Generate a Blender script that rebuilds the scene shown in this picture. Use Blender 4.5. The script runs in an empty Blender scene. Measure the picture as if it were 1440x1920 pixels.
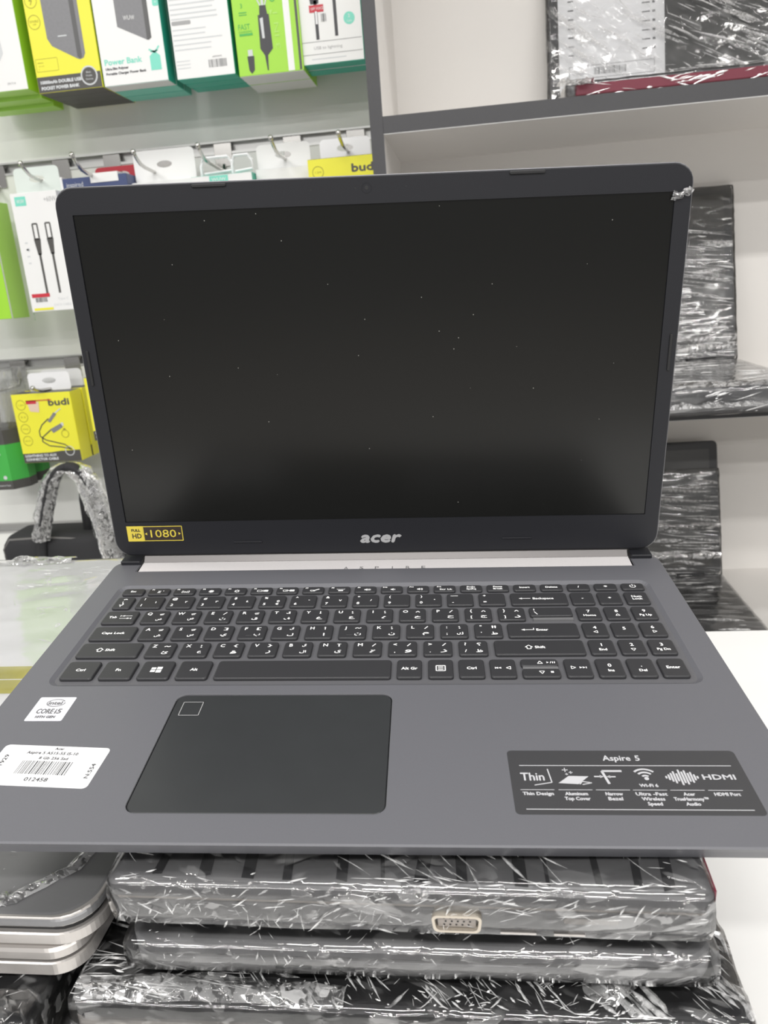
import bpy, math, random
from mathutils import Matrix, Vector, noise
from mathutils.geometry import tessellate_polygon

sc = bpy.context.scene
col = sc.collection
PI = math.pi

# ------------------------------------------------------------------ camera
cam_d = bpy.data.cameras.new('camera')
cam_d.sensor_fit = 'VERTICAL'
cam_d.sensor_height = 36.0
cam_d.lens = 1443.97 / 1920.0 * 36.0
cam_d.clip_start = 0.01
cam_d.dof.use_dof = True
cam_d.dof.focus_distance = 0.42
cam_d.dof.aperture_fstop = 18.0
cam = bpy.data.objects.new('camera', cam_d)
col.objects.link(cam)
cam.matrix_world = Matrix(((0.99172, 0.04035, 0.12192, 0.0534),
                           (0.10494, 0.29264, -0.95045, -0.2384),
                           (-0.07403, 0.95537, 0.28598, 0.3230),
                           (0, 0, 0, 1)))
sc.camera = cam

# ------------------------------------------------------------------ light and exposure
sc.view_settings.view_transform = 'Standard'
sc.view_settings.look = 'None'
sc.view_settings.gamma = 1.0
sc.view_settings.use_curve_mapping = False
sc.view_settings.exposure = 0.0
world = bpy.data.worlds.new('shop_ambient')
sc.world = world
world.use_nodes = True
world.node_tree.nodes['Background'].inputs[0].default_value = (1.0, 0.985, 0.97, 1)
world.node_tree.nodes['Background'].inputs[1].default_value = 0.37


def panel_light(loc, sx, sy, watts, color=(1, 0.985, 0.96)):
    d = bpy.data.lights.new('ceiling_panel', 'AREA')
    d.shape = 'RECTANGLE'
    d.size, d.size_y = sx, sy
    d.energy = watts
    d.color = color
    o = bpy.data.objects.new('ceiling_panel_light', d)
    col.objects.link(o)
    o.location = loc
    return o


for ly, pw in ((0.25, 8.0), (-1.1, 18.0), (-2.5, 26.0), (-3.9, 26.0)):
    for lx in (-1.5, 0.0, 1.5):
        panel_light((lx, ly, 1.70), 1.1, 0.12, pw)

# ------------------------------------------------------------------ materials
MATS = {}


def pmat(name, c, rough=0.5, metal=0.0, spec=0.5, grain=0.0, gscale=400.0, bump=0.0, coat=0.0, alpha=1.0):
    """principled material with a procedural colour grain and fine relief"""
    if name in MATS:
        return MATS[name]
    m = bpy.data.materials.new(name)
    m.use_nodes = True
    nt = m.node_tree
    b = nt.nodes['Principled BSDF']
    b.inputs['Base Color'].default_value = (*c, 1)
    b.inputs['Roughness'].default_value = rough
    b.inputs['Metallic'].default_value = metal
    b.inputs['Specular IOR Level'].default_value = spec
    b.inputs['Coat Weight'].default_value = coat
    b.inputs['Alpha'].default_value = alpha
    if grain > 0 or bump > 0:
        tc = nt.nodes.new('ShaderNodeTexCoord')
        nz = nt.nodes.new('ShaderNodeTexNoise')
        nz.inputs['Scale'].default_value = gscale
        nz.inputs['Detail'].default_value = 3
        nt.links.new(tc.outputs['Object'], nz.inputs['Vector'])
        if grain > 0:
            mx = nt.nodes.new('ShaderNodeMix')
            mx.data_type = 'RGBA'
            mx.inputs[6].default_value = (*[v * (1 - grain) for v in c], 1)
            mx.inputs[7].default_value = (*[min(1, v * (1 + grain)) for v in c], 1)
            nt.links.new(nz.outputs['Fac'], mx.inputs[0])
            nt.links.new(mx.outputs[2], b.inputs['Base Color'])
        if bump > 0:
            bp = nt.nodes.new('ShaderNodeBump')
            bp.inputs['Strength'].default_value = bump
            bp.inputs['Distance'].default_value = 0.0004
            nt.links.new(nz.outputs['Fac'], bp.inputs['Height'])
            nt.links.new(bp.outputs['Normal'], b.inputs['Normal'])
    MATS[name] = m
    return m


def film_mat(name, rot=0.4, sx=9.0, sy=90.0, density=0.6, haze=0.015, strength=0.6, lw=0.56, patch=(0.42, 0.62), pscale=14.0, rough=0.09, low=0.08):
    """clear stretch film: see-through and glossy, with milky tension creases bunched in patches"""
    if name in MATS:
        return MATS[name]
    m = bpy.data.materials.new(name)
    m.use_nodes = True
    nt = m.node_tree
    N, L = nt.nodes, nt.links
    N.clear()

    def math_(op, a, b=None, clamp=False):
        n = N.new('ShaderNodeMath')
        n.operation = op
        n.use_clamp = clamp
        for k, v in enumerate((a, b)):
            if v is None:
                continue
            if isinstance(v, (int, float)):
                n.inputs[k].default_value = v
            else:
                L.new(v, n.inputs[k])
        return n.outputs[0]
    out = N.new('ShaderNodeOutputMaterial')
    tc = N.new('ShaderNodeTexCoord')

    def creases(r1, r2, ax, ay, off, width, dist=0.12, det=1.5):
        mp = N.new('ShaderNodeMapping')
        mp.vector_type = 'TEXTURE'
        mp.inputs['Rotation'].default_value = (0, r1, r2)
        mp.inputs['Scale'].default_value = (1 / ax, 1 / ay, 1 / ay)
        mp.inputs['Location'].default_value = off
        L.new(tc.outputs['Object'], mp.inputs['Vector'])
        nz = N.new('ShaderNodeTexNoise')
        nz.inputs['Scale'].default_value = 1.0
        nz.inputs['Detail'].default_value = det
        nz.inputs['Roughness'].default_value = 0.5
        nz.inputs['Distortion'].default_value = dist
        L.new(mp.outputs['Vector'], nz.inputs['Vector'])
        mr = N.new('ShaderNodeMapRange')
        mr.interpolation_type = 'SMOOTHSTEP'
        mr.inputs['From Min'].default_value = width
        mr.inputs['From Max'].default_value = width + 0.07
        L.new(nz.outputs['Fac'], mr.inputs['Value'])
        return mr.outputs['Result']
    c1 = creases(-rot, -rot, sx, sy * 2.2, (0.02, 0.013, 0.007), lw)
    c2 = creases(rot * 0.8, rot * 1.5, sx * 1.8, sy * 1.8, (0.31, 0.17, 0.04), lw + 0.015)
    c3 = creases(rot * 0.3, -rot * 2.1, sx * 7, sy * 3.0, (0.11, 0.07, 0.24), lw + 0.03, 0.3, 2.0)

    def patches(scale, lo, hi, off):
        mp = N.new('ShaderNodeMapping')
        mp.inputs['Location'].default_value = off
        L.new(tc.outputs['Object'], mp.inputs['Vector'])
        nb = N.new('ShaderNodeTexNoise')
        nb.inputs['Scale'].default_value = scale
        nb.inputs['Detail'].default_value = 2
        L.new(mp.outputs['Vector'], nb.inputs['Vector'])
        mr = N.new('ShaderNodeMapRange')
        mr.interpolation_type = 'SMOOTHSTEP'
        mr.inputs['From Min'].default_value = lo
        mr.inputs['From Max'].default_value = hi
        mr.inputs['To Min'].default_value = low
        mr.inputs['To Max'].default_value = 1.0
        L.new(nb.outputs['Fac'], mr.inputs['Value'])
        return mr.outputs['Result']
    p1 = patches(pscale, patch[0], patch[1], (0, 0, 0))
    p2 = patches(pscale * 1.3, patch[0] + 0.04, patch[1] + 0.05, (3, 1, 2))
    p3 = patches(pscale * 2.4, patch[0] + 0.06, patch[1] + 0.03, (7, 5, 1))
    cr = math_('MAXIMUM', math_('MULTIPLY', c1, p1), math_('MAXIMUM', math_('MULTIPLY', c2, p2), math_('MULTIPLY', c3, p3)))
    bp = N.new('ShaderNodeBump')
    bp.inputs['Strength'].default_value = strength
    bp.inputs['Distance'].default_value = 0.0012
    L.new(cr, bp.inputs['Height'])
    cover = math_('ADD', math_('MULTIPLY', cr, density), haze, True)
    tr = N.new('ShaderNodeBsdfTransparent')
    tr.inputs['Color'].default_value = (0.97, 0.97, 0.97, 1)
    df = N.new('ShaderNodeBsdfDiffuse')
    df.inputs['Color'].default_value = (0.88, 0.88, 0.88, 1)
    gl = N.new('ShaderNodeBsdfGlossy')
    gl.inputs['Color'].default_value = (1, 1, 1, 1)
    gl.inputs['Roughness'].default_value = rough
    L.new(bp.outputs['Normal'], gl.inputs['Normal'])
    m0 = N.new('ShaderNodeMixShader')          # a crease is half milky, half mirror-like
    m0.inputs[0].default_value = 0.45
    L.new(df.outputs[0], m0.inputs[1])
    L.new(gl.outputs[0], m0.inputs[2])
    m1 = N.new('ShaderNodeMixShader')
    L.new(cover, m1.inputs[0])
    L.new(tr.outputs[0], m1.inputs[1])
    L.new(m0.outputs[0], m1.inputs[2])
    fr = N.new('ShaderNodeFresnel')
    fr.inputs['IOR'].default_value = 1.5
    L.new(bp.outputs['Normal'], fr.inputs['Normal'])
    m2 = N.new('ShaderNodeMixShader')
    L.new(math_('MULTIPLY', fr.outputs[0], 1.3, True), m2.inputs[0])
    L.new(m1.outputs[0], m2.inputs[1])
    L.new(gl.outputs[0], m2.inputs[2])
    L.new(m2.outputs[0], out.inputs['Surface'])
    MATS[name] = m
    return m


def screen_mat():
    m = pmat('screen_glass', (0.004, 0.0042, 0.0036), rough=0.22, spec=0.42)
    nt = m.node_tree
    b = nt.nodes['Principled BSDF']
    tc = nt.nodes.new('ShaderNodeTexCoord')
    v = nt.nodes.new('ShaderNodeTexVoronoi')
    v.inputs['Scale'].default_value = 85
    nt.links.new(tc.outputs['Object'], v.inputs['Vector'])
    lt = nt.nodes.new('ShaderNodeMath')
    lt.operation = 'LESS_THAN'
    lt.inputs[1].default_value = 0.028
    nt.links.new(v.outputs['Distance'], lt.inputs[0])
    mx = nt.nodes.new('ShaderNodeMix')
    mx.data_type = 'RGBA'
    mx.inputs[6].default_value = (0.004, 0.0042, 0.0036, 1)
    mx.inputs[7].default_value = (0.22, 0.22, 0.2, 1)
    nt.links.new(lt.outputs[0], mx.inputs[0])
    nt.links.new(mx.outputs[2], b.inputs['Base Color'])
    return m


M_DECK = pmat('deck_charcoal', (0.117, 0.118, 0.131), rough=0.42, spec=0.5, grain=0.07, gscale=1500, bump=0.05)
M_WELL = pmat('keyboard_tray_charcoal', (0.100, 0.100, 0.108), rough=0.45, grain=0.07, gscale=1500)
M_KEY = pmat('key_plastic', (0.030, 0.030, 0.033), rough=0.42, grain=0.08, gscale=1800, bump=0.05)
M_LEG = pmat('legend_white', (0.85, 0.85, 0.85), rough=0.5)
M_PAD = pmat('touchpad_plastic', (0.030, 0.032, 0.034), rough=0.30, grain=0.1, gscale=60)
M_BEZEL = pmat('bezel_plastic', (0.013, 0.0135, 0.017), rough=0.45, spec=0.35, grain=0.06, gscale=900, bump=0.06)
M_LIDAL = pmat('lid_aluminium', (0.16, 0.16, 0.17), rough=0.4, metal=0.4)
M_SCREEN = screen_mat()
M_HINGE = pmat('hinge_silver', (0.66, 0.635, 0.635), rough=0.5, metal=0.0, grain=0.05, gscale=900)
M_BLACK = pmat('black_rubber', (0.012, 0.012, 0.013), rough=0.55)
M_DARKPR = pmat('print_dark', (0.05, 0.05, 0.055), rough=0.5)
M_GREYPR = pmat('print_grey', (0.28, 0.28, 0.29), rough=0.5)
M_MIDPR = pmat('print_mid', (0.14, 0.14, 0.145), rough=0.5)
M_LOGO = pmat('logo_silver', (0.50, 0.50, 0.51), rough=0.35, metal=0.3)
M_STICK_W = pmat('sticker_white', (0.82, 0.82, 0.83), rough=0.4)
M_STICK_S = pmat('sticker_silver', (0.66, 0.66, 0.70), rough=0.35)
M_STICK_Y = pmat('sticker_gold', (0.72, 0.58, 0.07), rough=0.35)
M_STICK_K = pmat('sticker_brown_black', (0.035, 0.024, 0.02), rough=0.35)
M_STICK_G = pmat('sticker_grey', (0.040, 0.040, 0.043), rough=0.45)
M_STICK_T = pmat('sticker_print', (0.50, 0.50, 0.52), rough=0.5)
M_TABLE = pmat('table_white', (0.89, 0.885, 0.87), rough=0.35, grain=0.02, gscale=12)
M_WALLS = pmat('slatwall_white', (0.78, 0.785, 0.755), rough=0.45, grain=0.02, gscale=9)
M_SHELFIN = pmat('shelf_cream', (0.80, 0.775, 0.745), rough=0.5, grain=0.02, gscale=9)
M_SHELFED = pmat('shelf_grey_laminate', (0.055, 0.054, 0.058), rough=0.5, grain=0.06, gscale=300)
M_ALU = pmat('groove_aluminium', (0.55, 0.55, 0.54), rough=0.35, metal=0.7)
M_CHROME = pmat('hook_chrome', (0.55, 0.54, 0.52), rough=0.2, metal=1.0)
M_FLOOR = pmat('floor_tile', (0.42, 0.40, 0.38), rough=0.4, grain=0.06, gscale=6)
M_WHITE = pmat('card_white', (0.80, 0.80, 0.79), rough=0.4)
M_YEL = pmat('card_yellow', (0.80, 0.76, 0.045), rough=0.4)
M_LIME = pmat('card_lime', (0.34, 0.66, 0.045), rough=0.4)
M_PLIME = pmat('card_pale_lime', (0.42, 0.72, 0.13), rough=0.4)
M_TEAL = pmat('card_teal', (0.03, 0.42, 0.30), rough=0.4)
M_LTEAL = pmat('print_teal', (0.20, 0.66, 0.52), rough=0.4)
M_DKGR = pmat('card_dark_grey', (0.075, 0.072, 0.068), rough=0.45)
M_GREEN = pmat('card_green', (0.06, 0.42, 0.07), rough=0.4)
M_RED = pmat('print_red', (0.55, 0.03, 0.05), rough=0.45)
M_NAVY = pmat('card_navy', (0.05, 0.07, 0.17), rough=0.4)
M_PBANK = pmat('print_power_bank', (0.21, 0.21, 0.22), rough=0.45, grain=0.1, gscale=300)
M_PBANK2 = pmat('print_power_bank_side', (0.10, 0.10, 0.10), rough=0.45)
M_TEXTG = pmat('print_text_grey', (0.36, 0.36, 0.36), rough=0.5)
M_PALE = pmat('print_pale', (0.60, 0.62, 0.63), rough=0.5)
M_OLIVE = pmat('print_olive', (0.30, 0.28, 0.03), rough=0.5)
M_SILVER = pmat('laptop_silver', (0.20, 0.20, 0.205), rough=0.34, metal=0.4, grain=0.03, gscale=700)
M_SILEDGE = pmat('laptop_silver_edge', (0.50, 0.475, 0.455), rough=0.3, metal=0.6)
M_LGREY = pmat('laptop_dark_grey', (0.11, 0.11, 0.115), rough=0.4, metal=0.3, grain=0.05, gscale=500)
M_LMID = pmat('laptop_mid_grey', (0.20, 0.20, 0.205), rough=0.38, metal=0.3, grain=0.05, gscale=500)
M_LBLK = pmat('laptop_black', (0.018, 0.018, 0.020), rough=0.4)
M_TAUPE = pmat('laptop_taupe', (0.27, 0.245, 0.225), rough=0.45)
M_MAROON = pmat('laptop_maroon', (0.15, 0.012, 0.03), rough=0.35)
M_DISP = pmat('display_dark', (0.035, 0.034, 0.032), rough=0.35)
M_BAG = pmat('bag_fabric', (0.022, 0.022, 0.024), rough=0.8, grain=0.3, gscale=900, bump=0.3)
M_BAGP = pmat('bag_piping', (0.16, 0.155, 0.15), rough=0.6)
M_GOLDC = pmat('connector_metal', (0.52, 0.47, 0.40), rough=0.35, metal=0.7)
F_TIGHT = film_mat('stretch_film_tight', rot=0.35, sx=10, sy=60, density=0.22, haze=0.02, lw=0.54, low=0.1, strength=0.35)
F_SHEET = film_mat('stretch_film_on_screen', rot=0.42, sx=4, sy=50, density=0.16, haze=0.012, lw=0.54, low=0.1, pscale=8, strength=0.35)
F_HORI = film_mat('stretch_film_horizontal', rot=0.10, sx=4, sy=50, density=0.16, haze=0.012, lw=0.53, low=0.1, pscale=8, strength=0.35)
F_CRUM = film_mat('stretch_film_crumpled', rot=0.9, sx=80, sy=90, density=0.55, haze=0.10, lw=0.50, low=0.4, strength=0.9)
F_CLEAR = film_mat('clear_film', rot=0.5, sx=8, sy=40, density=0.3, haze=0.02, lw=0.56)
F_BLIS = film_mat('clear_blister', rot=0.1, sx=60, sy=12, density=0.3, haze=0.08, lw=0.56)


def crease_mat(name, clear, milky):
    """folded film: part see-through, part milky, part glossy"""
    m = bpy.data.materials.new(name)
    m.use_nodes = True
    N, L = m.node_tree.nodes, m.node_tree.links
    N.clear()
    out = N.new('ShaderNodeOutputMaterial')
    tr = N.new('ShaderNodeBsdfTransparent')
    df = N.new('ShaderNodeBsdfDiffuse')
    df.inputs['Color'].default_value = (0.92, 0.92, 0.92, 1)
    gl = N.new('ShaderNodeBsdfGlossy')
    gl.inputs['Color'].default_value = (1, 1, 1, 1)
    gl.inputs['Roughness'].default_value = 0.22
    tc = N.new('ShaderNodeTexCoord')
    nz = N.new('ShaderNodeTexNoise')
    nz.inputs['Scale'].default_value = 260
    L.new(tc.outputs['Object'], nz.inputs['Vector'])
    mr = N.new('ShaderNodeMapRange')
    mr.inputs['From Min'].default_value = 0.35
    mr.inputs['From Max'].default_value = 0.65
    mr.inputs['To Min'].default_value = max(0.0, 1 - clear - 0.25)
    mr.inputs['To Max'].default_value = min(1.0, 1 - clear + 0.25)
    L.new(nz.outputs['Fac'], mr.inputs['Value'])
    a = N.new('ShaderNodeMixShader')
    a.inputs[0].default_value = 1 - milky
    L.new(df.outputs[0], a.inputs[1])
    L.new(gl.outputs[0], a.inputs[2])
    b = N.new('ShaderNodeMixShader')
    L.new(mr.outputs['Result'], b.inputs[0])
    L.new(tr.outputs[0], b.inputs[1])
    L.new(a.outputs[0], b.inputs[2])
    L.new(b.outputs[0], out.inputs['Surface'])
    return m


F_FOLD = crease_mat('film_fold_bright', 0.12, 0.55)
F_FAINT = crease_mat('film_fold_faint', 0.62, 0.6)

# ------------------------------------------------------------------ mesh helpers


class MB:
    """collects faces; build() links them as one mesh object"""

    def __init__(self, s=1.0):
        self.v, self.f, self.s = [], [], s

    def add(self, vs, fs):
        n = len(self.v)
        self.v += [Vector(p) * self.s for p in vs]
        self.f += [tuple(i + n for i in f) for f in fs]
        return self

    def box(self, x0, x1, y0, y1, z0, z1):
        return self.add([(x0, y0, z0), (x1, y0, z0), (x1, y1, z0), (x0, y1, z0), (x0, y0, z1), (x1, y0, z1), (x1, y1, z1), (x0, y1, z1)],
                        [(0, 3, 2, 1), (4, 5, 6, 7), (0, 1, 5, 4), (1, 2, 6, 5), (2, 3, 7, 6), (3, 0, 4, 7)])

    def rings(self, rings, cap0=True, cap1=True):
        n = len(rings[0])
        vs = [p for r in rings for p in r]
        fs = []
        for k in range(len(rings) - 1):
            for i in range(n):
                j = (i + 1) % n
                fs.append((k * n + i, k * n + j, (k + 1) * n + j, (k + 1) * n + i))
        if cap0:
            fs.append(tuple(range(n))[::-1])
        if cap1:
            fs.append(tuple((len(rings) - 1) * n + i for i in range(n)))
        return self.add(vs, fs)

    def rbox(self, x0, x1, y0, y1, z0, z1, r=0.002, b=0.0005, seg=4, axis='z', rb=None):
        """rounded-corner slab with chamfered rims; axis is the slab normal"""
        prof = [(z0, b), (z0 + b, 0), (z1 - b, 0), (z1, b)] if rb is None else rb
        rs = []
        for z, ins in prof:
            o = rrect(x0 + ins, x1 - ins, y0 + ins, y1 - ins, max(r - ins, 1e-5), seg)
            rs.append([(p[0], p[1], z) if axis == 'z' else ((p[0], -z, p[1]) if axis == 'y' else (z, p[0], p[1])) for p in o])
        return self.rings(rs)

    def tube(self, pts, r, n=8, cap=True, flat=1.0):
        pts = [Vector(p) for p in pts]
        rs = []
        up0 = Vector((0, 0, 1))
        for i, p in enumerate(pts):
            t = (pts[min(i + 1, len(pts) - 1)] - pts[max(i - 1, 0)]).normalized()
            u = up0 if abs(t.dot(up0)) < 0.95 else Vector((0, 1, 0))
            a = t.cross(u).normalized()
            b = a.cross(t).normalized()
            rr = r[i] if isinstance(r, (list, tuple)) else r
            rs.append([tuple(p + a * (rr * math.cos(2 * PI * k / n)) + b * (rr * flat * math.sin(2 * PI * k / n))) for k in range(n)])
        return self.rings(rs, cap, cap)

    def build(self, name, m, parent=None, smooth=False, loc=None, rot=None):
        me = bpy.data.meshes.new(name)
        me.from_pydata([tuple(p) for p in self.v], [], self.f)
        me.materials.append(m)
        if smooth:
            for p in me.polygons:
                p.use_smooth = True
        me.update()
        o = bpy.data.objects.new(name, me)
        col.objects.link(o)
        if parent is not None:
            o.parent = parent
        if loc is not None:
            o.location = loc
        if rot is not None:
            o.rotation_euler = rot
        return o


def rrect(x0, x1, y0, y1, r, seg=4):
    pts = []
    for (cx, cy, a0) in ((x1 - r, y0 + r, -PI / 2), (x1 - r, y1 - r, 0), (x0 + r, y1 - r, PI / 2), (x0 + r, y0 + r, PI)):
        for k in range(seg + 1):
            a = a0 + PI / 2 * k / seg
            pts.append((cx + r * math.cos(a), cy + r * math.sin(a)))
    return pts


_tcache = {}


def text_geo(s):
    if s not in _tcache:
        c = bpy.data.curves.new('lettering', 'FONT')
        c.body = s
        c.resolution_u = 2
        o = bpy.data.objects.new('lettering', c)
        me = o.to_mesh()
        vs = [(v.co.x, v.co.y) for v in me.vertices]
        fs = [tuple(p.vertices) for p in me.polygons]
        o.to_mesh_clear()
        bpy.data.objects.remove(o)
        bpy.data.curves.remove(c)
        _tcache[s] = (vs, fs)
    return _tcache[s]


class Print:
    """flat print in a u,v plane: lettering, strokes and filled shapes joined into one sheet"""

    def __init__(self, s=0.001, bold=0.0):
        self.v, self.f, self.s, self.bold, self.lift = [], [], s, bold, 0.0

    def poly(self, pts):
        n = len(self.v)
        self.v += list(pts)
        self.f.append(tuple(range(n, n + len(pts))))
        return self

    def rect(self, x0, y0, x1, y1):
        return self.poly([(x0, y0), (x1, y0), (x1, y1), (x0, y1)])

    def rr(self, x0, y0, x1, y1, r, seg=3):
        return self.poly(rrect(x0, x1, y0, y1, r, seg))

    def ring(self, outer, inner):
        n, k = len(self.v), len(outer)
        self.v += list(outer) + list(inner)
        for i in range(k):
            j = (i + 1) % k
            self.f.append((n + i, n + j, n + k + j, n + k + i))
        return self

    def circ(self, cx, cy, r, w=None, ry=None, n=20, a0=0, a1=2 * PI):
        ry = ry or r
        full = abs(a1 - a0 - 2 * PI) < 1e-6
        P = [(cx + r * math.cos(a0 + (a1 - a0) * k / n), cy + ry * math.sin(a0 + (a1 - a0) * k / n)) for k in range(n if full else n + 1)]
        if w is None:
            return self.poly(P)
        Q = [(cx + (r - w) * math.cos(a0 + (a1 - a0) * k / n), cy + (ry - w) * math.sin(a0 + (a1 - a0) * k / n)) for k in range(n if full else n + 1)]
        if full:
            return self.ring(P, Q)
        for i in range(n):
            self.poly([P[i], P[i + 1], Q[i + 1], Q[i]])
        return self

    def frame(self, x0, y0, x1, y1, w, r=0.01):
        return self.ring(rrect(x0, x1, y0, y1, max(r, w * 1.01)), rrect(x0 + w, x1 - w, y0 + w, y1 - w, max(r - w, 0.001)))

    def line(self, pts, w):
        for (a, b) in zip(pts[:-1], pts[1:]):
            dx, dy = b[0] - a[0], b[1] - a[1]
            l = math.hypot(dx, dy) or 1
            nx, ny = -dy / l * w / 2, dx / l * w / 2
            self.poly([(a[0] - nx, a[1] - ny), (b[0] - nx, b[1] - ny), (b[0] + nx, b[1] + ny), (a[0] + nx, a[1] + ny)])
        return self

    def text(self, s, x, y, cap, w=None, al='c', rot=0.0, shear=0.0, fit=False):
        """cap = cap height, y = middle of the capitals; fit scales the glyph's own box to w x cap"""
        if self.bold:
            b_, self.bold = self.bold, 0.0
            for k_, (ox, oy) in enumerate(((-b_, 0), (b_, 0), (0, b_), (0, -b_))):
                self.lift = k_ * 0.008
                self.text(s, x + ox, y + oy, cap, w, al, rot, shear, fit)
            self.bold, self.lift = b_, 0.0
            return self
        vs, fs = text_geo(s)
        if not vs:
            return self
        xa, xb = min(p[0] for p in vs), max(p[0] for p in vs)
        if fit:
            ya, yb = min(p[1] for p in vs), max(p[1] for p in vs)
            ky = cap / max(yb - ya, 1e-4)
            y0 = (ya + yb) / 2
        else:
            ky = cap / 0.70
            y0 = 0.35
        kx = ky if w is None else w / (xb - xa)
        xo = {'c': (xa + xb) / 2, 'l': xa, 'r': xb}[al]
        n = len(self.v)
        ca, sa = math.cos(rot), math.sin(rot)
        for px, py in vs:
            u, v = (px - xo) * kx, (py - y0) * ky
            u += shear * v
            self.v.append((x + u * ca - v * sa, y + u * sa + v * ca, self.lift))
        self.f += [tuple(i + n for i in f) for f in fs]
        return self

    def bars(self, x0, y0, x1, y1, seed=1, n=26):
        rnd = random.Random(seed)
        x = x0
        st = (x1 - x0) / n
        while x < x1 - st * 0.5:
            w = st * rnd.choice((0.35, 0.45, 0.8))
            self.rect(x, y0, x + w, y1)
            x += w + st * rnd.choice((0.4, 0.6, 0.9))
        return self

    def build(self, name, m, parent, loc=(0, 0, 0), rot=(0, 0, 0), up=0.0):
        me = bpy.data.meshes.new(name)
        me.from_pydata([(p[0] * self.s, p[1] * self.s, up + (p[2] * self.s if len(p) > 2 else 0.0)) for p in self.v], [], self.f)
        me.materials.append(m)
        me.update()
        o = bpy.data.objects.new(name, me)
        col.objects.link(o)
        o.parent = parent
        o.location = loc
        o.rotation_euler = rot
        return o


def tag(o, label=None, cat=None, group=None, kind=None):
    if label:
        o['label'] = label
    if cat:
        o['category'] = cat
    if group:
        o['group'] = group
    if kind:
        o['kind'] = kind
    return o


def thing(name, label, cat, loc=(0, 0, 0), rot=(0, 0, 0), group=None):
    o = bpy.data.objects.new(name, None)
    o.empty_display_size = 0.02
    col.objects.link(o)
    o.location = loc
    o.rotation_euler = rot
    return tag(o, label, cat, group)


def struct(o):
    o['kind'] = 'structure'
    return o


def film_box(name, parent, m, x0, x1, y0, y1, z0, z1, step=0.006, amp=0.0012, seed=0, stretch=(1, 3, 3), r=0.004, freq=30, drop=None):
    """closed wrinkled film shell round a slab"""
    nx = max(2, int((x1 - x0) / step))
    ny = max(2, int((y1 - y0) / step))
    nz = max(2, int((z1 - z0) / step))
    ids, vs, fs = {}, [], []
    c = Vector(((x0 + x1) / 2, (y0 + y1) / 2, (z0 + z1) / 2))
    h = Vector(((x1 - x0) / 2, (y1 - y0) / 2, (z1 - z0) / 2))

    def vid(i, j, k):
        if (i, j, k) in ids:
            return ids[(i, j, k)]
        p = Vector((x0 + (x1 - x0) * i / nx, y0 + (y1 - y0) * j / ny, z0 + (z1 - z0) * k / nz)) - c
        q = Vector([max(-h[a] + r, min(h[a] - r, p[a])) for a in range(3)])
        n = (p - q)
        n = n.normalized() if n.length > 1e-7 else Vector((0, 0, 1))
        p = q + n * r
        s = Vector((p.x * stretch[0], p.y * stretch[1], p.z * stretch[2])) * freq + Vector((seed * 7.3, seed * 3.1, seed))
        d = abs(noise.noise(s)) * 1.2 + 0.25 * noise.noise(p * 110 + Vector((seed, 0, 0)))
        p = p + n * (amp * d)
        ids[(i, j, k)] = len(vs)
        vs.append(tuple(p + c))
        return ids[(i, j, k)]
    for i in range(nx):
        for j in range(ny):
            fs.append((vid(i, j, nz), vid(i + 1, j, nz), vid(i + 1, j + 1, nz), vid(i, j + 1, nz)))
            fs.append((vid(i, j, 0), vid(i, j + 1, 0), vid(i + 1, j + 1, 0), vid(i + 1, j, 0)))
    for i in range(nx):
        for k in range(nz):
            fs.append((vid(i, 0, k), vid(i + 1, 0, k), vid(i + 1, 0, k + 1), vid(i, 0, k + 1)))
            fs.append((vid(i, ny, k), vid(i, ny, k + 1), vid(i + 1, ny, k + 1), vid(i + 1, ny, k)))
    for j in range(ny):
        for k in range(nz):
            fs.append((vid(0, j, k), vid(0, j, k + 1), vid(0, j + 1, k + 1), vid(0, j + 1, k)))
            fs.append((vid(nx, j, k), vid(nx, j + 1, k), vid(nx, j + 1, k + 1), vid(nx, j, k + 1)))
    mb = MB()
    mb.v = [Vector(p) for p in vs]
    mb.f = fs
    return mb.build(name, m, parent, smooth=True)


def film_ribbon(name, parent, m, pts, width, seed=0, amp=0.0015, n=24, k=6, nrm=(0, 0, 1)):
    """bunched band of film along a path, crumpled across its width"""
    pts = [Vector(p) for p in pts]
    nrm = Vector(nrm)
    mb = MB()
    ring = []
    for i in range(n + 1):
        t = i / n * (len(pts) - 1)
        a = min(int(t), len(pts) - 2)
        p = pts[a].lerp(pts[a + 1], t - a)
        d = (pts[a + 1] - pts[a]).normalized()
        s = d.cross(nrm).normalized()
        w = width * (0.75 + 0.5 * noise.noise(Vector((t * 2.3, seed * 5.1, 0))))
        row = []
        for j in range(k + 1):
            u = (j / k - 0.5) * w
            hgt = amp * (0.6 + abs(noise.noise(Vector((t * 3, j * 1.7, seed * 2.2)))) * 3)
            row.append(len(mb.v))
            mb.v.append(p + s * u + nrm * hgt * (1 - (2 * j / k - 1) ** 2) + d * (0.004 * noise.noise(Vector((j * 2.0, t * 4, seed)))))
        ring.append(row)
    for i in range(n):
        for j in range(k):
            mb.f.append((ring[i][j], ring[i][j + 1], ring[i + 1][j + 1], ring[i + 1][j]))
    return mb.build(name, m, parent, smooth=True)


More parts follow.
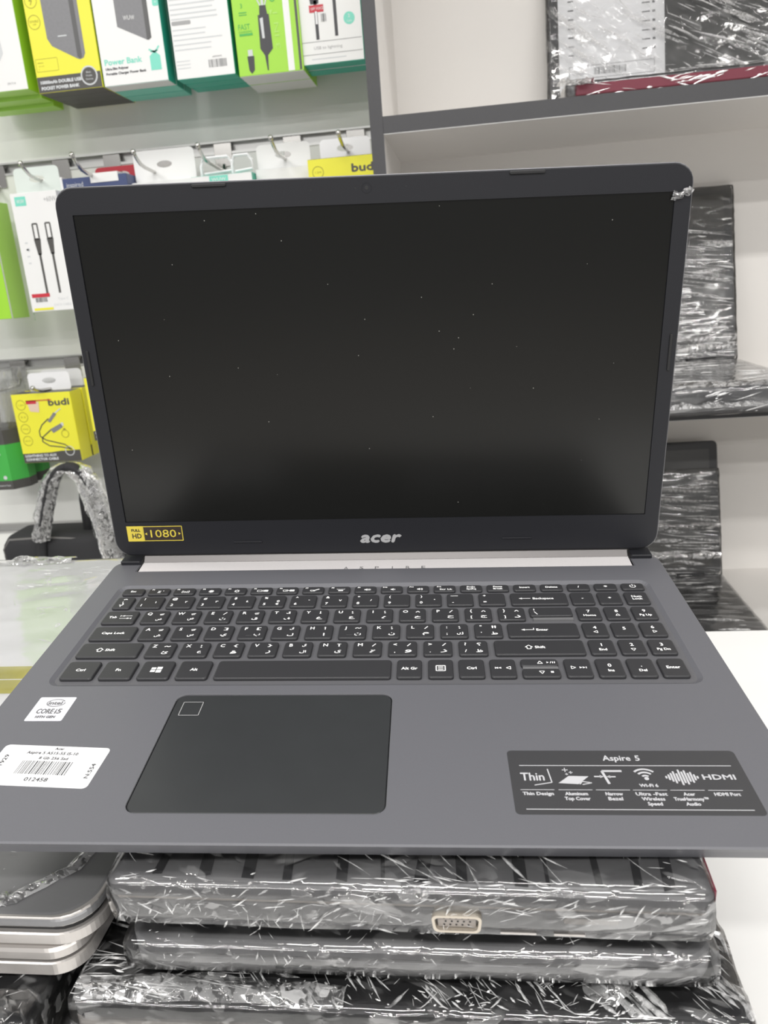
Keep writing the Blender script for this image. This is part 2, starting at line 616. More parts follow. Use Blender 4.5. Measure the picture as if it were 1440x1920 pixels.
def folds(parent, m, o, u, v, specs, seed, loc=None, rot=None):
    """sharp little ridges pulled into film; specs: (count, u range, v range, angle, spread, length range, width range, clusters)"""
    rnd = random.Random(seed)
    o, u, v = Vector(o), Vector(u), Vector(v)
    n = u.cross(v).normalized()
    mb = MB()
    for (cnt, ur, vr, ang, spr, lr, wr, ncl) in specs:
        cl = [(rnd.uniform(*ur), rnd.uniform(*vr), rnd.gauss(0, spr * 0.7)) for _ in range(max(1, ncl))]
        for _ in range(cnt):
            if ncl and rnd.random() < 0.75:
                c = rnd.choice(cl)
                pu = c[0] + rnd.gauss(0, (ur[1] - ur[0]) * 0.05)
                pv = c[1] + rnd.gauss(0, (vr[1] - vr[0]) * 0.10)
                a = ang + c[2] + rnd.gauss(0, spr * 0.35)
            else:
                pu, pv, a = rnd.uniform(*ur), rnd.uniform(*vr), ang + rnd.gauss(0, spr)
            le = lr[0] + (lr[1] - lr[0]) * rnd.random() ** 2
            wd = wr[0] + (wr[1] - wr[0]) * rnd.random() ** 2
            bend = rnd.gauss(0, 0.06)
            seg = 5
            base_i = len(mb.v)
            for k in range(seg + 1):
                t = k / seg - 0.5
                aa = a + bend * t
                cu, cv = pu + math.cos(aa) * le * t, pv + math.sin(aa) * le * t
                cu = min(max(cu, ur[0] - 0.001), ur[1] + 0.001)
                cv = min(max(cv, vr[0] - 0.001), vr[1] + 0.001)
                w_ = wd * 0.5 * max(0.08, 1 - (2 * t) ** 2) * rnd.uniform(0.7, 1.3)
                for sgn, hh in ((-1, 0.0), (0, 0.6), (1, 0.0)):
                    mb.v.append(o + u * (cu - math.sin(aa) * w_ * sgn) + v * (cv + math.cos(aa) * w_ * sgn) + n * (0.0002 + hh * w_))
            for k in range(seg):
                for q in (0, 1):
                    a0 = base_i + k * 3 + q
                    mb.f.append((a0, a0 + 3, a0 + 4, a0 + 1))
    ob = mb.build('film_creases', m, parent, loc=loc, rot=rot)
    ob['kind'] = 'stuff'
    return ob


# ------------------------------------------------------------------ the setting
YS, YW = 0.7115, 0.9515          # front of the shelf unit, face of the wall
ZF = -0.78                        # floor
struct(MB().box(-2.4, 2.4, -5.0, 1.02, ZF - 0.02, ZF).build('floor', M_FLOOR))

# slatwall: one board per course, aluminium groove between
gz = (-0.0357, 0.2396, 0.5259, 0.812)
wl = struct(MB().box(-1.6, -0.050, YW + 0.012, YW + 0.03, ZF, 1.7).build('wall_left', M_WALLS))
bz = [-0.32] + list(gz) + [1.10]
for a, b in zip(bz[:-1], bz[1:]):
    MB().rbox(-1.6, -0.050, a + 0.007, b - 0.007, -YW - 0.012, -YW, r=0.001, b=0.001, axis='y',
              rb=[(-YW - 0.012, 0), (-YW - 0.001, 0), (-YW, 0.001)]).build('slat', M_WALLS, wl)
for z in gz:
    g = MB()
    g.box(-1.6, -0.050, YW - 0.0015, YW + 0.011, z + 0.006, z + 0.0085)
    g.box(-1.6, -0.050, YW - 0.0015, YW + 0.011, z - 0.0095, z - 0.006)
    g.box(-1.6, -0.050, YW + 0.009, YW + 0.011, z - 0.006, z + 0.006)
    g.build('groove_insert', M_ALU, wl)
MB().box(-1.6, -0.050, YW, YW + 0.012, ZF, -0.327).build('lower_board', M_WALLS, wl)

# shelf unit: cream interior with grey edge banding
wb = struct(MB().box(-0.0502, 1.3, YW, YW + 0.016, ZF, 1.7).build('wall_back', M_SHELFIN))
su = thing('shelf_unit', 'cream shelf unit with dark grey edge banding standing right of the slatted wall', 'shelf', (0.6, 0.83, ZF))


def in_su(o):
    o.location = Vector(o.location) - Vector((0.6, 0.83, ZF))
    return o


for (x0, x1) in ((-0.0502, -0.0358), (1.19, 1.2044)):
    p = in_su(MB().box(x0, x1, YS + 0.0012, YW, ZF, 1.7).build('side_panel', M_SHELFIN, su))
    MB().box(x0 - 0.0002, x1 + 0.0002, YS, YS + 0.0012, ZF, 1.7).build('edge_band', M_SHELFED, p)
for (z0, z1) in ((0.4821, 0.4998), (0.137, 0.1546), (-0.170, -0.152), (0.83, 0.8475)):
    p = in_su(MB().box(-0.0358, 1.19, YS + 0.0012, YW, z0, z1).build('shelf_board', M_SHELFIN, su))
    MB().box(-0.0358, 1.19, YS, YS + 0.0012, z0, z1).build('edge_band', M_SHELFED, p)
    MB().box(-0.0358, 1.19, YS + 0.0004, YS + 0.003, z0 - 0.0008, z0).build('edge_trim', M_WHITE, p)

# low cabinet under the slatted wall
cab = thing('low_cabinet', 'long low white cabinet below the slatted wall, carrying the black bag', 'cabinet', (-0.8, 0.83, ZF))
MB().box(-0.75, 0.745, -0.13, 0.12, 0.08, 0.61).build('body', M_TABLE, cab)
MB().box(-0.77, 0.745, -0.15, 0.12, 0.61, 0.628).build('top_board', M_TABLE, cab)
for k in range(4):
    d = MB().box(-0.745 + k * 0.373, -0.745 + k * 0.373 + 0.366, -0.146, -0.1305, 0.09, 0.60).build('door', M_TABLE, cab)
    MB().box(-0.745 + k * 0.373 + 0.15, -0.745 + k * 0.373 + 0.21, -0.154, -0.146, 0.565, 0.575).build('handle', M_CHROME, d)
MB().box(-0.74, 0.735, -0.11, 0.12, 0.0, 0.08).build('plinth', M_SHELFED, cab)

# counter table
tb = thing('counter_table', 'white counter table carrying the stacks of laptops', 'table', (0.0, 0.0, ZF))
MB().rbox(-0.95, 0.95, -0.32, 0.4215, -ZF - 0.03, -ZF, r=0.004, b=0.0012).build('table_top', M_TABLE, tb)
for sx in (-0.9, 0.9):
    MB().box(sx - 0.02, sx + 0.02, -0.28, 0.38, 0.0, -ZF - 0.03).build('side_panel', M_TABLE, tb)
MB().box(-0.88, 0.88, 0.34, 0.358, 0.1, -ZF - 0.03).build('back_panel', M_TABLE, tb)

# ------------------------------------------------------------------ the open laptop
LR = thing('open_laptop', 'open charcoal laptop with a black screen lying on top of the middle stack', 'laptop')
LM = Matrix(((0.99759, -0.05107, 0.04688, 0.0), (0.05546, 0.99367, -0.09772, 0.0), (-0.04159, 0.10008, 0.99411, 0.12041), (0, 0, 0, 1)))
LR.matrix_world = LM.normalized()
mm = 0.001


def deck_outline(ins=0.0):
    W, D, r = 181.7 - ins, 247.0 - ins, 9.0
    pts = []
    for cx, cy, rr, a0 in ((W - 5, 5 + ins, 5, -PI / 2), (W - r, D - r, r, 0)):
        for k in range(6):
            a = a0 + PI / 2 * k / 5
            pts.append((cx + rr * math.cos(a), cy + rr * math.sin(a)))
    pts += [(163.5 + ins, D), (163.5 + ins, 231.8 - ins), (-163.5 - ins, 231.8 - ins), (-163.5 - ins, D)]
    for cx, cy, rr, a0 in ((-W + r, D - r, r, PI / 2), (-W + 5, 5 + ins, 5, PI)):
        for k in range(6):
            a = a0 + PI / 2 * k / 5
            pts.append((cx + rr * math.cos(a), cy + rr * math.sin(a)))
    return pts


WELL = rrect(-166.3, 166.3, 102.3, 211.5, 7, 5)
WELL_IN = rrect(-164.0, 164.0, 105.0, 208.5, 5, 5)
PADH = rrect(-93.9, 12.9, 15.6, 94.9, 5.2, 5)
mb = MB(mm)
# top plate with two openings
loops = [deck_outline(0.6), WELL, PADH]
flat = [p for l in loops for p in l]
tris = tessellate_polygon([[Vector((p[0], p[1], 0)) for p in l] for l in loops])
fs = []
for t in tris:
    a, b, c = (Vector(flat[i]) for i in t)
    fs.append(t if (b - a).cross(c - a) > 0 else t[::-1])
mb.add([(p[0], p[1], 0) for p in flat], fs)
o0, o1 = deck_outline(0.6), deck_outline(0.0)
lower = [(p[0] * 0.975, 3.5 + p[1] * 0.975 if p[1] > 20 else p[1] + 7.0) for p in deck_outline(0.0)]
mb.rings([[(p[0], p[1], z) for p in o] for o, z in ((lower, -12.0), (deck_outline(2.8), -4.8), (o1, -0.7), (o0, 0.0))], cap0=True, cap1=False)
mb.rings([[(p[0], p[1], 0) for p in WELL], [(p[0], p[1], -1.3) for p in WELL_IN]], False, False)
mb.f[-len(WELL):] = [f[::-1] for f in mb.f[-len(WELL):]]
mb.rings([[(p[0], p[1], 0) for p in PADH], [(p[0], p[1], -0.9) for p in PADH]], False, False)
mb.f[-len(PADH):] = [f[::-1] for f in mb.f[-len(PADH):]]
base = mb.build('base', M_DECK, LR)
for sx in (-1, 1):
    for y in (28, 215):
        MB(mm).rbox(sx * 135 - 22, sx * 135 + 22, y - 4, y + 4, -16.0, -11.5, r=3.5, b=0.6).build('rubber_foot', M_BLACK, base)
mb = MB(mm)
mb.add([(p[0], p[1], -1.3) for p in WELL_IN], [tuple(range(len(WELL_IN)))])
mb.build('keyboard_tray', M_WELL, LR)
pad = MB(mm).rbox(-93.5, 12.5, 16.0, 94.5, -1.2, -0.25, r=4.8, b=0.35, seg=5).build('touchpad', M_PAD, LR)
Print().frame(-89.6, 78.6, -79.6, 89.2, 0.35, 0.5).build('fingerprint_sensor_outline', M_TEXTG, pad, up=-0.00018)
# bright cut edge round the pad
pe = MB(mm)
pe.rings([[(p[0], p[1], 0.02) for p in rrect(-94.3, 13.3, 15.2, 95.3, 5.6, 5)], [(p[0], p[1], -0.25) for p in rrect(-93.8, 12.8, 15.7, 94.8, 5.1, 5)]], False, False)
pe.build('touchpad_rim', M_LMID, LR)

# ---- keys
ROW = {'F': (199.0, 206.2), 'N': (181.8, 195.2), 'Q': (164.2, 177.7), 'A': (146.2, 159.9), 'Z': (128.7, 142.2), 'B': (108.4, 124.0)}


def make_key(x0, x1, y0, y1, legend=None, name='key'):
    k = MB(mm)
    r = 1.7
    k.rings([[(p[0], p[1], z) for p in rrect(x0 + i, x1 - i, y0 + i, y1 - i, r, 3)] for i, z in
             ((-0.25, -1.25), (-0.25, -0.15), (-0.05, 0.25), (0.35, 0.42))], False, True)
    o = k.build(name, M_KEY, LR)
    if legend:
        p = Print(bold=0.11)
        legend(p, x0, x1, y0, y1)
        p.build('legend', M_LEG, o, up=0.00046)
    return o


def mid(s, cap=2.2, dy=0.0, dx=0.0, w=None):
    return lambda p, x0, x1, y0, y1: p.text(s, (x0 + x1) / 2 + dx, (y0 + y1) / 2 + dy, cap, w)


def two(a, b, cap=1.9, gap=2.4):
    def f(p, x0, x1, y0, y1):
        m = (y0 + y1) / 2
        p.text(a, (x0 + x1) / 2, m + gap / 2, cap)
        p.text(b, (x0 + x1) / 2, m - gap / 2, cap)
    return f


def letter(lat, ar, up):
    def f(p, x0, x1, y0, y1):
        p.text(lat, x0 + 3.4, y1 - 3.3, 2.7)
        w = 3.4 if ar not in 'اءر' else (0.7 if ar == 'ا' else 2.4)
        p.text(ar, x1 - 4.4, y0 + 3.6, 2.7, w, fit=True)
        if up in '-/:~^':
            if up == '-':
                p.line([(x1 - 5.4, y1 - 4.0), (x1 - 2.8, y1 - 3.4)], 0.6)
                p.line([(x1 - 5.0, y1 - 5.0), (x1 - 3.0, y1 - 4.5)], 0.5)
            elif up == '/':
                p.line([(x1 - 5.0, y1 - 5.0), (x1 - 3.2, y1 - 2.4)], 0.6)
            elif up == ':':
                p.circ(x1 - 4.6, y1 - 3.0, 0.45).circ(x1 - 4.4, y1 - 4.6, 0.5)
            elif up == '~':
                p.line([(x1 - 6.2, y1 - 4.0), (x1 - 5.0, y1 - 3.3), (x1 - 4.0, y1 - 4.0), (x1 - 2.8, y1 - 3.3)], 0.6)
            else:
                p.line([(x1 - 5.4, y1 - 4.4), (x1 - 4.3, y1 - 3.0), (x1 - 3.2, y1 - 4.4)], 0.6)
        else:
            p.text(up, x1 - 4.3, y1 - 3.6, 2.6, 2.2 if up not in ('أ', 'إ') else 0.9, fit=True)
    return f


def digit(n, sym, ar):
    def f(p, x0, x1, y0, y1):
        p.text(n, x0 + 3.2, y0 + 3.2, 2.5)
        if sym == '—':
            p.rect(x0 + 2.0, y1 - 3.0, x0 + 6.4, y1 - 2.5)
        else:
            p.text(sym, x0 + 3.3, y1 - 2.8, 2.4)
        if ar:
            p.text(ar, x1 - 4.0, y0 + 6.6, 2.0 if ar != '٠' else 0.8, None if ar != '٠' else 0.8, fit=True)
        if n == '5':
            p.text('€', x1 - 4.2, y0 + 3.2, 2.2)
    return f


def fkey(n, icon):
    def f(p, x0, x1, y0, y1):
        p.text(n, x0 + 2.4, y1 - 1.7, 1.25)
        cx, cy = (x0 + x1) / 2 + 1.0, y0 + 2.7
        icon(p, cx, cy)
    return f


def i_moon(p, x, y): p.text('Z', x - 0.6, y, 2.3).text('z', x + 1.8, y + 1.4, 0.9)
def i_wifi(p, x, y):
    p.circ(x, y - 0.3, 0.6).line([(x, y), (x - 0.7, y - 1.4)], 0.4).line([(x, y), (x + 0.7, y - 1.4)], 0.4)
    for s in (0, PI):
        p.circ(x, y - 0.2, 1.5, 0.4, n=6, a0=s - 0.8, a1=s + 0.8).circ(x, y - 0.2, 2.5, 0.45, n=6, a0=s - 0.7, a1=s + 0.7)
def i_sun(p, x, y):
    p.circ(x, y, 1.0)
    for k in range(8):
        a = k * PI / 4
        p.line([(x + math.cos(a) * 0.9, y + math.sin(a) * 0.9), (x + math.cos(a) * 1.7, y + math.sin(a) * 1.7)], 0.6)
def i_sun2(p, x, y):
    p.circ(x, y, 1.2, 0.45)
    for k in range(8):
        a = k * PI / 4
        p.line([(x + math.cos(a) * 1.1, y + math.sin(a) * 1.1), (x + math.cos(a) * 1.7, y + math.sin(a) * 1.7)], 0.5)
def i_disp(p, x, y): p.frame(x - 3.6, y - 1.1, x - 0.4, y + 1.1, 0.4, 0.3).rect(x, y - 1.1, x + 0.4, y + 1.1).rr(x + 0.7, y - 1.1, x + 3.4, y + 1.1, 0.3)
def i_disp2(p, x, y): p.frame(x - 3.6, y - 1.1, x - 0.4, y + 1.1, 0.4, 0.3).line([(x - 2, y), (x + 0.6, y)], 0.5).rr(x + 0.6, y - 1.1, x + 3.6, y + 1.1, 0.3)
def i_pad(p, x, y): p.frame(x - 2.8, y - 1.2, x + 0.4, y + 0.4, 0.4, 0.3).line([(x - 0.8, y - 0.5), (x + 2.8, y + 1.4)], 0.9)
def i_kbl(p, x, y):
    p.rr(x - 1.5, y - 1.4, x + 1.5, y - 0.1, 0.2)
    for k in (-2, -1, 0, 1, 2):
        p.line([(x + k * 0.8, y + 0.3), (x + k * 1.3, y + 1.4)], 0.35)
def i_spk(n):
    def f(p, x, y):
        p.poly([(x - 1.6, y - 0.6), (x - 0.8, y - 0.6), (x + 0.2, y - 1.4), (x + 0.2, y + 1.4), (x - 0.8, y + 0.6), (x - 1.6, y + 0.6)])
        for k in range(n):
            p.circ(x + 0.1, y, 1.1 + 0.7 * k, 0.35, n=6, a0=-0.9, a1=0.9)
        if n == 0:
            p.circ(x + 1.4, y, 1.0, 0.35).line([(x + 0.7, y - 0.7), (x + 2.1, y + 0.7)], 0.3)
    return f


FX = lambda i: -161.2 + i * 16.31
fleg = [mid('Esc', 1.9)] + [fkey('F%d' % (i + 1), ic) for i, ic in enumerate((i_moon, i_wifi, i_sun, i_sun2, i_disp, i_disp2, i_pad, i_kbl, i_spk(0), i_spk(1), i_spk(2)))]
fleg += [lambda p, x0, x1, y0, y1: (p.text('F12', x0 + 3.2, y1 - 1.7, 1.25), p.text('Scr Lk', (x0 + x1) / 2 + 0.8, y0 + 2.2, 1.7, 7.6)),
         two('PrtSc', 'SysRq', 1.7, 2.5), two('Pause', 'Break', 1.7, 2.5), mid('Insert', 1.9), mid('Delete', 1.9), mid('/', 2.2), mid('*', 3.4, -0.6)]


def power(p, x0, x1, y0, y1):
    x, y = (x0 + x1) / 2, (y0 + y1) / 2
    p.circ(x, y, 1.9, 0.5, n=16, a0=PI / 2 + 0.6, a1=PI / 2 + 2 * PI - 0.6).rect(x - 0.28, y, x + 0.28, y + 2.2)


fleg.append(power)
for i, lg in enumerate(fleg):
    make_key(FX(i), FX(i) + 13.0, *ROW['F'], lg)


def l_tilde(p, x0, x1, y0, y1):
    x = (x0 + x1) / 2 - 0.6
    p.text('ذ', x, y0 + 5.4, 4.6, 2.4, fit=True)
    p.line([(x - 0.6, y1 - 3.4), (x + 1.0, y1 - 2.2)], 0.6).line([(x - 0.4, y1 - 2.6), (x + 1.8, y1 - 3.0)], 0.6)
    p.circ(x, y0 + 2.0, 0.4)


make_key(-161.3, -150.7, *ROW['N'], l_tilde)
nums = [('1', '!', '١'), ('2', '@', '٢'), ('3', '#', '٣'), ('4', '$', '٤'), ('5', '%', '٥'), ('6', '^', '٦'), ('7', '&', '٧'), ('8', '*', '٨'), ('9', '(', ''), ('0', ')', '٠'), ('-', '—', ''), ('=', '+', '')]
for i, (a, b, c) in enumerate(nums):
    make_key(-147.1 + i * 18.95, -147.1 + i * 18.95 + 15.2, *ROW['N'], digit(a, b, c))


def arrow_text(s, d=-1):
    def f(p, x0, x1, y0, y1):
        m = (y0 + y1) / 2
        x = (x0 + x1) / 2
        p.line([(x - 11, m), (x - 5, m)], 0.5).poly([(x - 12, m), (x - 10, m - 1.0), (x - 10, m + 1.0)])
        if s == 'Enter':
            p.line([(x - 5, m - 0.2), (x - 5, m + 1.8)], 0.5)
        p.text(s, x - 3.6, m, 2.1, al='l')
    return f


make_key(80.3, 113.2, *ROW['N'], arrow_text('Backspace'))
make_key(115.9, 128.8, *ROW['N'], mid('-', 2.8))
make_key(131.8, 144.8, *ROW['N'], mid('+', 2.6))
make_key(147.7, 160.8, *ROW['N'], two('Num', 'Lock', 2.1, 2.8))


def tableg(p, x0, x1, y0, y1):
    m = (y0 + y1) / 2
    p.text('Tab', x0 + 5.2, m, 2.2)
    p.line([(x0 + 9.5, m + 1.3), (x0 + 16.5, m + 1.3)], 0.4).poly([(x0 + 9.8, m + 1.3), (x0 + 12, m + 0.5), (x0 + 12, m + 2.1)]).rect(x0 + 9.3, m + 0.5, x0 + 9.7, m + 2.1)
    p.line([(x0 + 9.5, m - 1.5), (x0 + 16.5, m - 1.5)], 0.4).poly([(x0 + 16.2, m - 1.5), (x0 + 14, m - 0.7), (x0 + 14, m - 2.3)]).rect(x0 + 16.3, m - 2.3, x0 + 16.7, m - 0.7)


make_key(-161.3, -142.0, *ROW['Q'], tableg)
qrow = [('Q', 'ض', '-'), ('W', 'ص', '-'), ('E', 'ث', '/'), ('R', 'ق', '-'), ('T', 'ف', 'لإ'), ('Y', 'غ', 'إ'), ('U', 'ع', ':'), ('I', 'ه', ':'), ('O', 'خ', '^'), ('P', 'ح', '/'), ('{', 'ج', '^'), ('}', 'د', '^')]
for i, (a, b, c) in enumerate(qrow):
    x = -138.1 + i * 19.03
    f = letter(a, b, c)
    if a in '{}':
        f = (lambda g, ch: (lambda p, x0, x1, y0, y1: (g(p, x0, x1, y0, y1), p.text(ch, x0 + 3.4, y0 + 3.4, 2.4))))(f, '[' if a == '{' else ']')
    make_key(x, x + 14.9, *ROW['Q'], f)
make_key(89.4, 113.2, 168.4, 177.7, lambda p, x0, x1, y0, y1: (p.line([(x0 + 2.6, y1 - 1.6), (x0 + 2.6, y1 - 3.6)], 0.5), p.line([(x0 + 2.4, y0 + 4.6), (x0 + 4.0, y0 + 1.4)], 0.5)))
MB(mm).box(90.6, 113.0, 164.6, 167.0, -1.3, -0.1).build('key_divider', M_LMID, LR)
make_key(-161.4, -136.9, *ROW['A'], mid('Caps Lock', 2.2))
arow = [('A', 'ش', '-'), ('S', 'س', '-'), ('D', 'ي', ']'), ('F', 'ب', '['), ('G', 'ل', 'لأ'), ('H', 'ا', 'أ'), ('J', 'ت', '~'), ('K', 'ن', ':'), ('L', 'م', '/'), (':', 'ك', ':'), ('"', 'ط', '"')]
for i, (a, b, c) in enumerate(arow):
    x = -133.2 + i * 18.98
    f = letter(a, b, c)
    if a in ':"':
        f = (lambda g, ch: (lambda p, x0, x1, y0, y1: (g(p, x0, x1, y0, y1), p.text(ch, x0 + 3.4, y0 + 3.6, 2.4))))(f, ';' if a == ':' else "'")
    k = make_key(x, x + 15.0, *ROW['A'], f)
    if a in 'FJ':
        MB(mm).rbox(x + 4, x + 8, 149.0, 149.7, 0.40, 0.62, r=0.3, b=0.1).build('home_bar', M_KEY, k)
make_key(75.0, 113.2, *ROW['A'], arrow_text('Enter'))


def shift(p, x0, x1, y0, y1):
    x, m = (x0 + x1) / 2, (y0 + y1) / 2
    a = [(x - 5.6, m + 1.9), (x - 7.6, m), (x - 6.6, m), (x - 6.6, m - 1.7), (x - 4.6, m - 1.7), (x - 4.6, m), (x - 3.6, m), (x - 5.6, m + 1.9)]
    p.line(a, 0.5)
    p.text('Shift', x - 2.4, m, 2.2, al='l')


make_key(-161.5, -127.6, *ROW['Z'], shift)
zrow = [('Z', 'ئ', '~'), ('X', 'ء', ':'), ('C', 'ؤ', '{'), ('V', 'ر', '}'), ('B', 'لا', 'لآ'), ('N', 'ى', 'آ'), ('M', 'ة', '/'), ('<', 'و', '/'), ('>', 'ز', '/'), ('?', 'ظ', '؟')]
for i, (a, b, c) in enumerate(zrow):
    x = -123.5 + i * 18.96
    f = letter(a, b, c)
    if a in '<>?':
        f = (lambda g, ch: (lambda p, x0, x1, y0, y1: (g(p, x0, x1, y0, y1), p.text(ch, x0 + 3.4, y0 + 3.6, 2.4))))(f, {'<': ',', '>': '.', '?': '/'}[a])
    make_key(x, x + 15.0, *ROW['Z'], f)
make_key(66.2, 113.3, *ROW['Z'], shift)


def winlogo(p, x0, x1, y0, y1):
    x, y = (x0 + x1) / 2, (y0 + y1) / 2
    for (a, b, c, d) in ((-2.8, -0.3, 0.2, 2.0), (0.2, 3.0, 0.2, 2.5), (-2.8, -0.3, -2.2, -0.25), (0.2, 3.0, -2.6, -0.25)):
        p.rect(x + a, y + c, x + b, y + d)


def menuleg(p, x0, x1, y0, y1):
    x, y = (x0 + x1) / 2, (y0 + y1) / 2
    p.frame(x - 2.6, y - 2.6, x + 2.6, y + 2.6, 0.6, 0.3)
    for k in (-1, 0, 1):
        p.rect(x - 1.4, y + k * 1.2 - 0.25, x + 1.4, y + k * 1.2 + 0.25)


def tri(p, x, y, a, r=1.5, w=0.4):
    pts = [(x + r * math.cos(a + k * 2 * PI / 3), y + r * math.sin(a + k * 2 * PI / 3)) for k in range(4)]
    p.line(pts, w)


def seek(p, x, y, d):
    for k in (0, 1):
        p.poly([(x + k * 1.6 * d, y - 0.8), (x + k * 1.6 * d + 1.5 * d, y), (x + k * 1.6 * d, y + 0.8)])
    p.rect(x + 3.2 * d, y - 0.8, x + 3.2 * d + 0.4, y + 0.8)


make_key(-161.4, -144.3, *ROW['B'], mid('Ctrl'))
make_key(-140.9, -124.0, *ROW['B'], mid('Fn'))
make_key(-120.5, -104.0, *ROW['B'], winlogo)
make_key(-100.3, -83.8, *ROW['B'], mid('Alt'))
make_key(-80.1, 11.1, *ROW['B'], None, 'space_bar')
make_key(14.5, 26.9, *ROW['B'], mid('Alt Gr'))
make_key(30.6, 43.0, *ROW['B'], menuleg)
make_key(46.3, 59.0, *ROW['B'], mid('Ctrl'))
make_key(62.3, 75.0, *ROW['B'], lambda p, x0, x1, y0, y1: (seek(p, x0 + 5.4, (y0 + y1) / 2, -1), tri(p, x0 + 9.4, (y0 + y1) / 2, PI)))
make_key(78.3, 96.9, 118.1, 124.0, lambda p, x0, x1, y0, y1: (tri(p, x0 + 9.6, y0 + 2.6, PI / 2), p.poly([(x0 + 13, y0 + 2), (x0 + 14.2, y0 + 2.8), (x0 + 13, y0 + 3.6)]), p.text('/', x0 + 15, y0 + 2.8, 1.6), p.rect(x0 + 15.8, y0 + 2, x0 + 16.3, y0 + 3.6), p.rect(x0 + 16.8, y0 + 2, x0 + 17.3, y0 + 3.6)))
make_key(78.3, 96.9, 108.4, 115.3, lambda p, x0, x1, y0, y1: (tri(p, x0 + 9.6, y0 + 4.0, -PI / 2), p.rect(x0 + 14, y0 + 3.2, x0 + 15.5, y0 + 4.7)))
MB(mm).box(78.8, 96.6, 115.7, 117.7, -1.3, 0.1).build('key_divider', M_LMID, LR)
make_key(100.3, 113.1, *ROW['B'], lambda p, x0, x1, y0, y1: (tri(p, x0 + 3.6, (y0 + y1) / 2, 0), seek(p, x0 + 7.0, (y0 + y1) / 2, 1)))
NX = (116.3, 132.1, 147.7)


def num(a, b=None, t=None):
    def f(p, x0, x1, y0, y1):
        x, m = (x0 + x1) / 2, (y0 + y1) / 2
        if b is None and t is None:
            p.text(a, x, m + 0.8, 2.7)
            return
        p.text(a, x, m + 1.9, 2.7)
        if b:
            p.text(b, x, m - 2.6, 2.0)
        if t is not None:
            tri(p, x, m - 2.6, t, 1.4)
    return f


for row, ks in (('Q', (num('7', 'Home'), num('8', t=PI / 2), num('9', 'Pg Up'))), ('A', (num('4', t=PI), num('5'), num('6', t=0))), ('Z', (num('1', 'End'), num('2', t=-PI / 2), num('3', 'Pg Dn'))),
                ('B', (num('0', 'Ins'), num('.', 'Del'), mid('Enter', 2.2)))):
    for x, lg in zip(NX, ks):
        make_key(x, x + 12.8, *ROW[row], lg)

# ---- stickers on the deck
s = MB(mm).rbox(-163.4, -144.9, 74.2, 92.9, 0.0, 0.12, r=0.8, b=0.03).build('chip_sticker', M_STICK_S, LR)
p = Print(bold=0.14)
p.circ(-153.6, 88.2, 4.7, 0.45, ry=3.0, n=24, a0=0.5, a1=2 * PI + 0.15)
p.text('intel', -153.8, 88.2, 2.6, 6.6).text('CORE', -156.2, 81.7, 3.6, 8.2).text('i5', -149.6, 81.7, 3.6, 3.0).text('10TH GEN', -154.2, 77.3, 1.7, 9.6)
p.build('sticker_print', M_MIDPR, s, up=0.00016)

s = MB(mm).rbox(-25, 25, -12.8, 12.8, 0.0, 0.12, r=2.2, b=0.03).build('price_label', M_STICK_W, LR, loc=(-0.1385, 0.0432, 0.0), rot=(0, 0, -0.052))
p = Print(bold=0.08)
p.text('Acer', 1.5, 11.1, 1.5).text('Aspire 5 A515-55 I5-10', -0.5, 8.1, 1.7, 24).text('8 Gb 256 Ssd', 1.6, 4.8, 1.6, 13.5)
p.bars(-11.5, -5.6, 12.5, 2.8, seed=4, n=30).text('012458', 0.5, -8.6, 2.2, 10.5)
p.text('1929', -20.6, 2.6, 1.9, 7, rot=PI / 2).text('N:554', 21.8, -2.2, 1.9, 9, rot=PI / 2)
p.build('label_print', M_DARKPR, s, up=0.00016)
p = Print()
p.text('15:-10', -14.5, 9.3, 1.9, 10).text('11', -15.4, 0.6, 2.2).text('B', -16.4, -6.2, 3.0)
p.build('pencil_note', M_PALE, s, up=0.00016)

s = MB(mm).rbox(64.1, 160.7, 16.0, 53.4, 0.0, 0.10, r=2.0, b=0.03).build('feature_sticker', M_STICK_G, LR)
p = Print(bold=0.12)
p.text('Aspire', 110.2, 48.6, 3.2, 11.6).text('5', 119.0, 48.6, 3.2)
p.rect(68.5, 43.7, 156.5, 44.1).rect(68.5, 18.6, 156.5, 19.0)
xs = (74.3, 89.6, 104.6, 119.4, 134.2, 149.2)
for x in xs:
    p.rect(x - 6.8, 29.4, x + 6.8, 29.7)
p.text('Thin', 73.2, 37.2, 4.6, 9.6).line([(80.0, 41.8), (80.8, 33.8), (73.5, 32.2)], 0.5)
p.poly([(83.4, 33.4), (88.2, 37.6), (96.4, 37.4), (91.4, 32.8)]).line([(92.0, 32.8), (93.2, 34.4), (97.0, 33.6), (93.0, 32.6)], 0.5)
for (dx, dy, q) in ((87.2, 41.2, 1.2), (89.4, 39.7, 0.8), (87.6, 38.7, 0.6)):
    p.rect(dx - q, dy - 0.2, dx + q, dy + 0.2).rect(dx - 0.2, dy - q, dx + 0.2, dy + q)
p.line([(110.6, 40.6), (102.4, 40.6), (104.0, 33.0)], 1.1).line([(98.6, 37.3), (101.6, 37.3)], 0.7).line([(107.4, 37.2), (104.2, 37.2)], 0.7)
p.poly([(102.6, 37.3), (101.0, 38.2), (101.0, 36.4)]).poly([(103.6, 37.2), (105.2, 38.1), (105.2, 36.3)])
for k in range(3):
    p.circ(119.6, 36.2, 2.2 + 1.9 * k, 0.9, n=10, a0=PI / 4, a1=3 * PI / 4)
p.circ(119.8, 36.2, 0.95).text('Wi-Fi 6', 119.6, 32.2, 1.7, 7.4)
for k, h in enumerate((0.8, 1.7, 2.6, 3.6, 2.4, 4.6, 3.4, 4.2, 2.6, 3.2, 1.8, 0.8)):
    p.rr(127.6 + k * 1.15, 37 - h, 128.4 + k * 1.15, 37 + h, 0.39, 2)
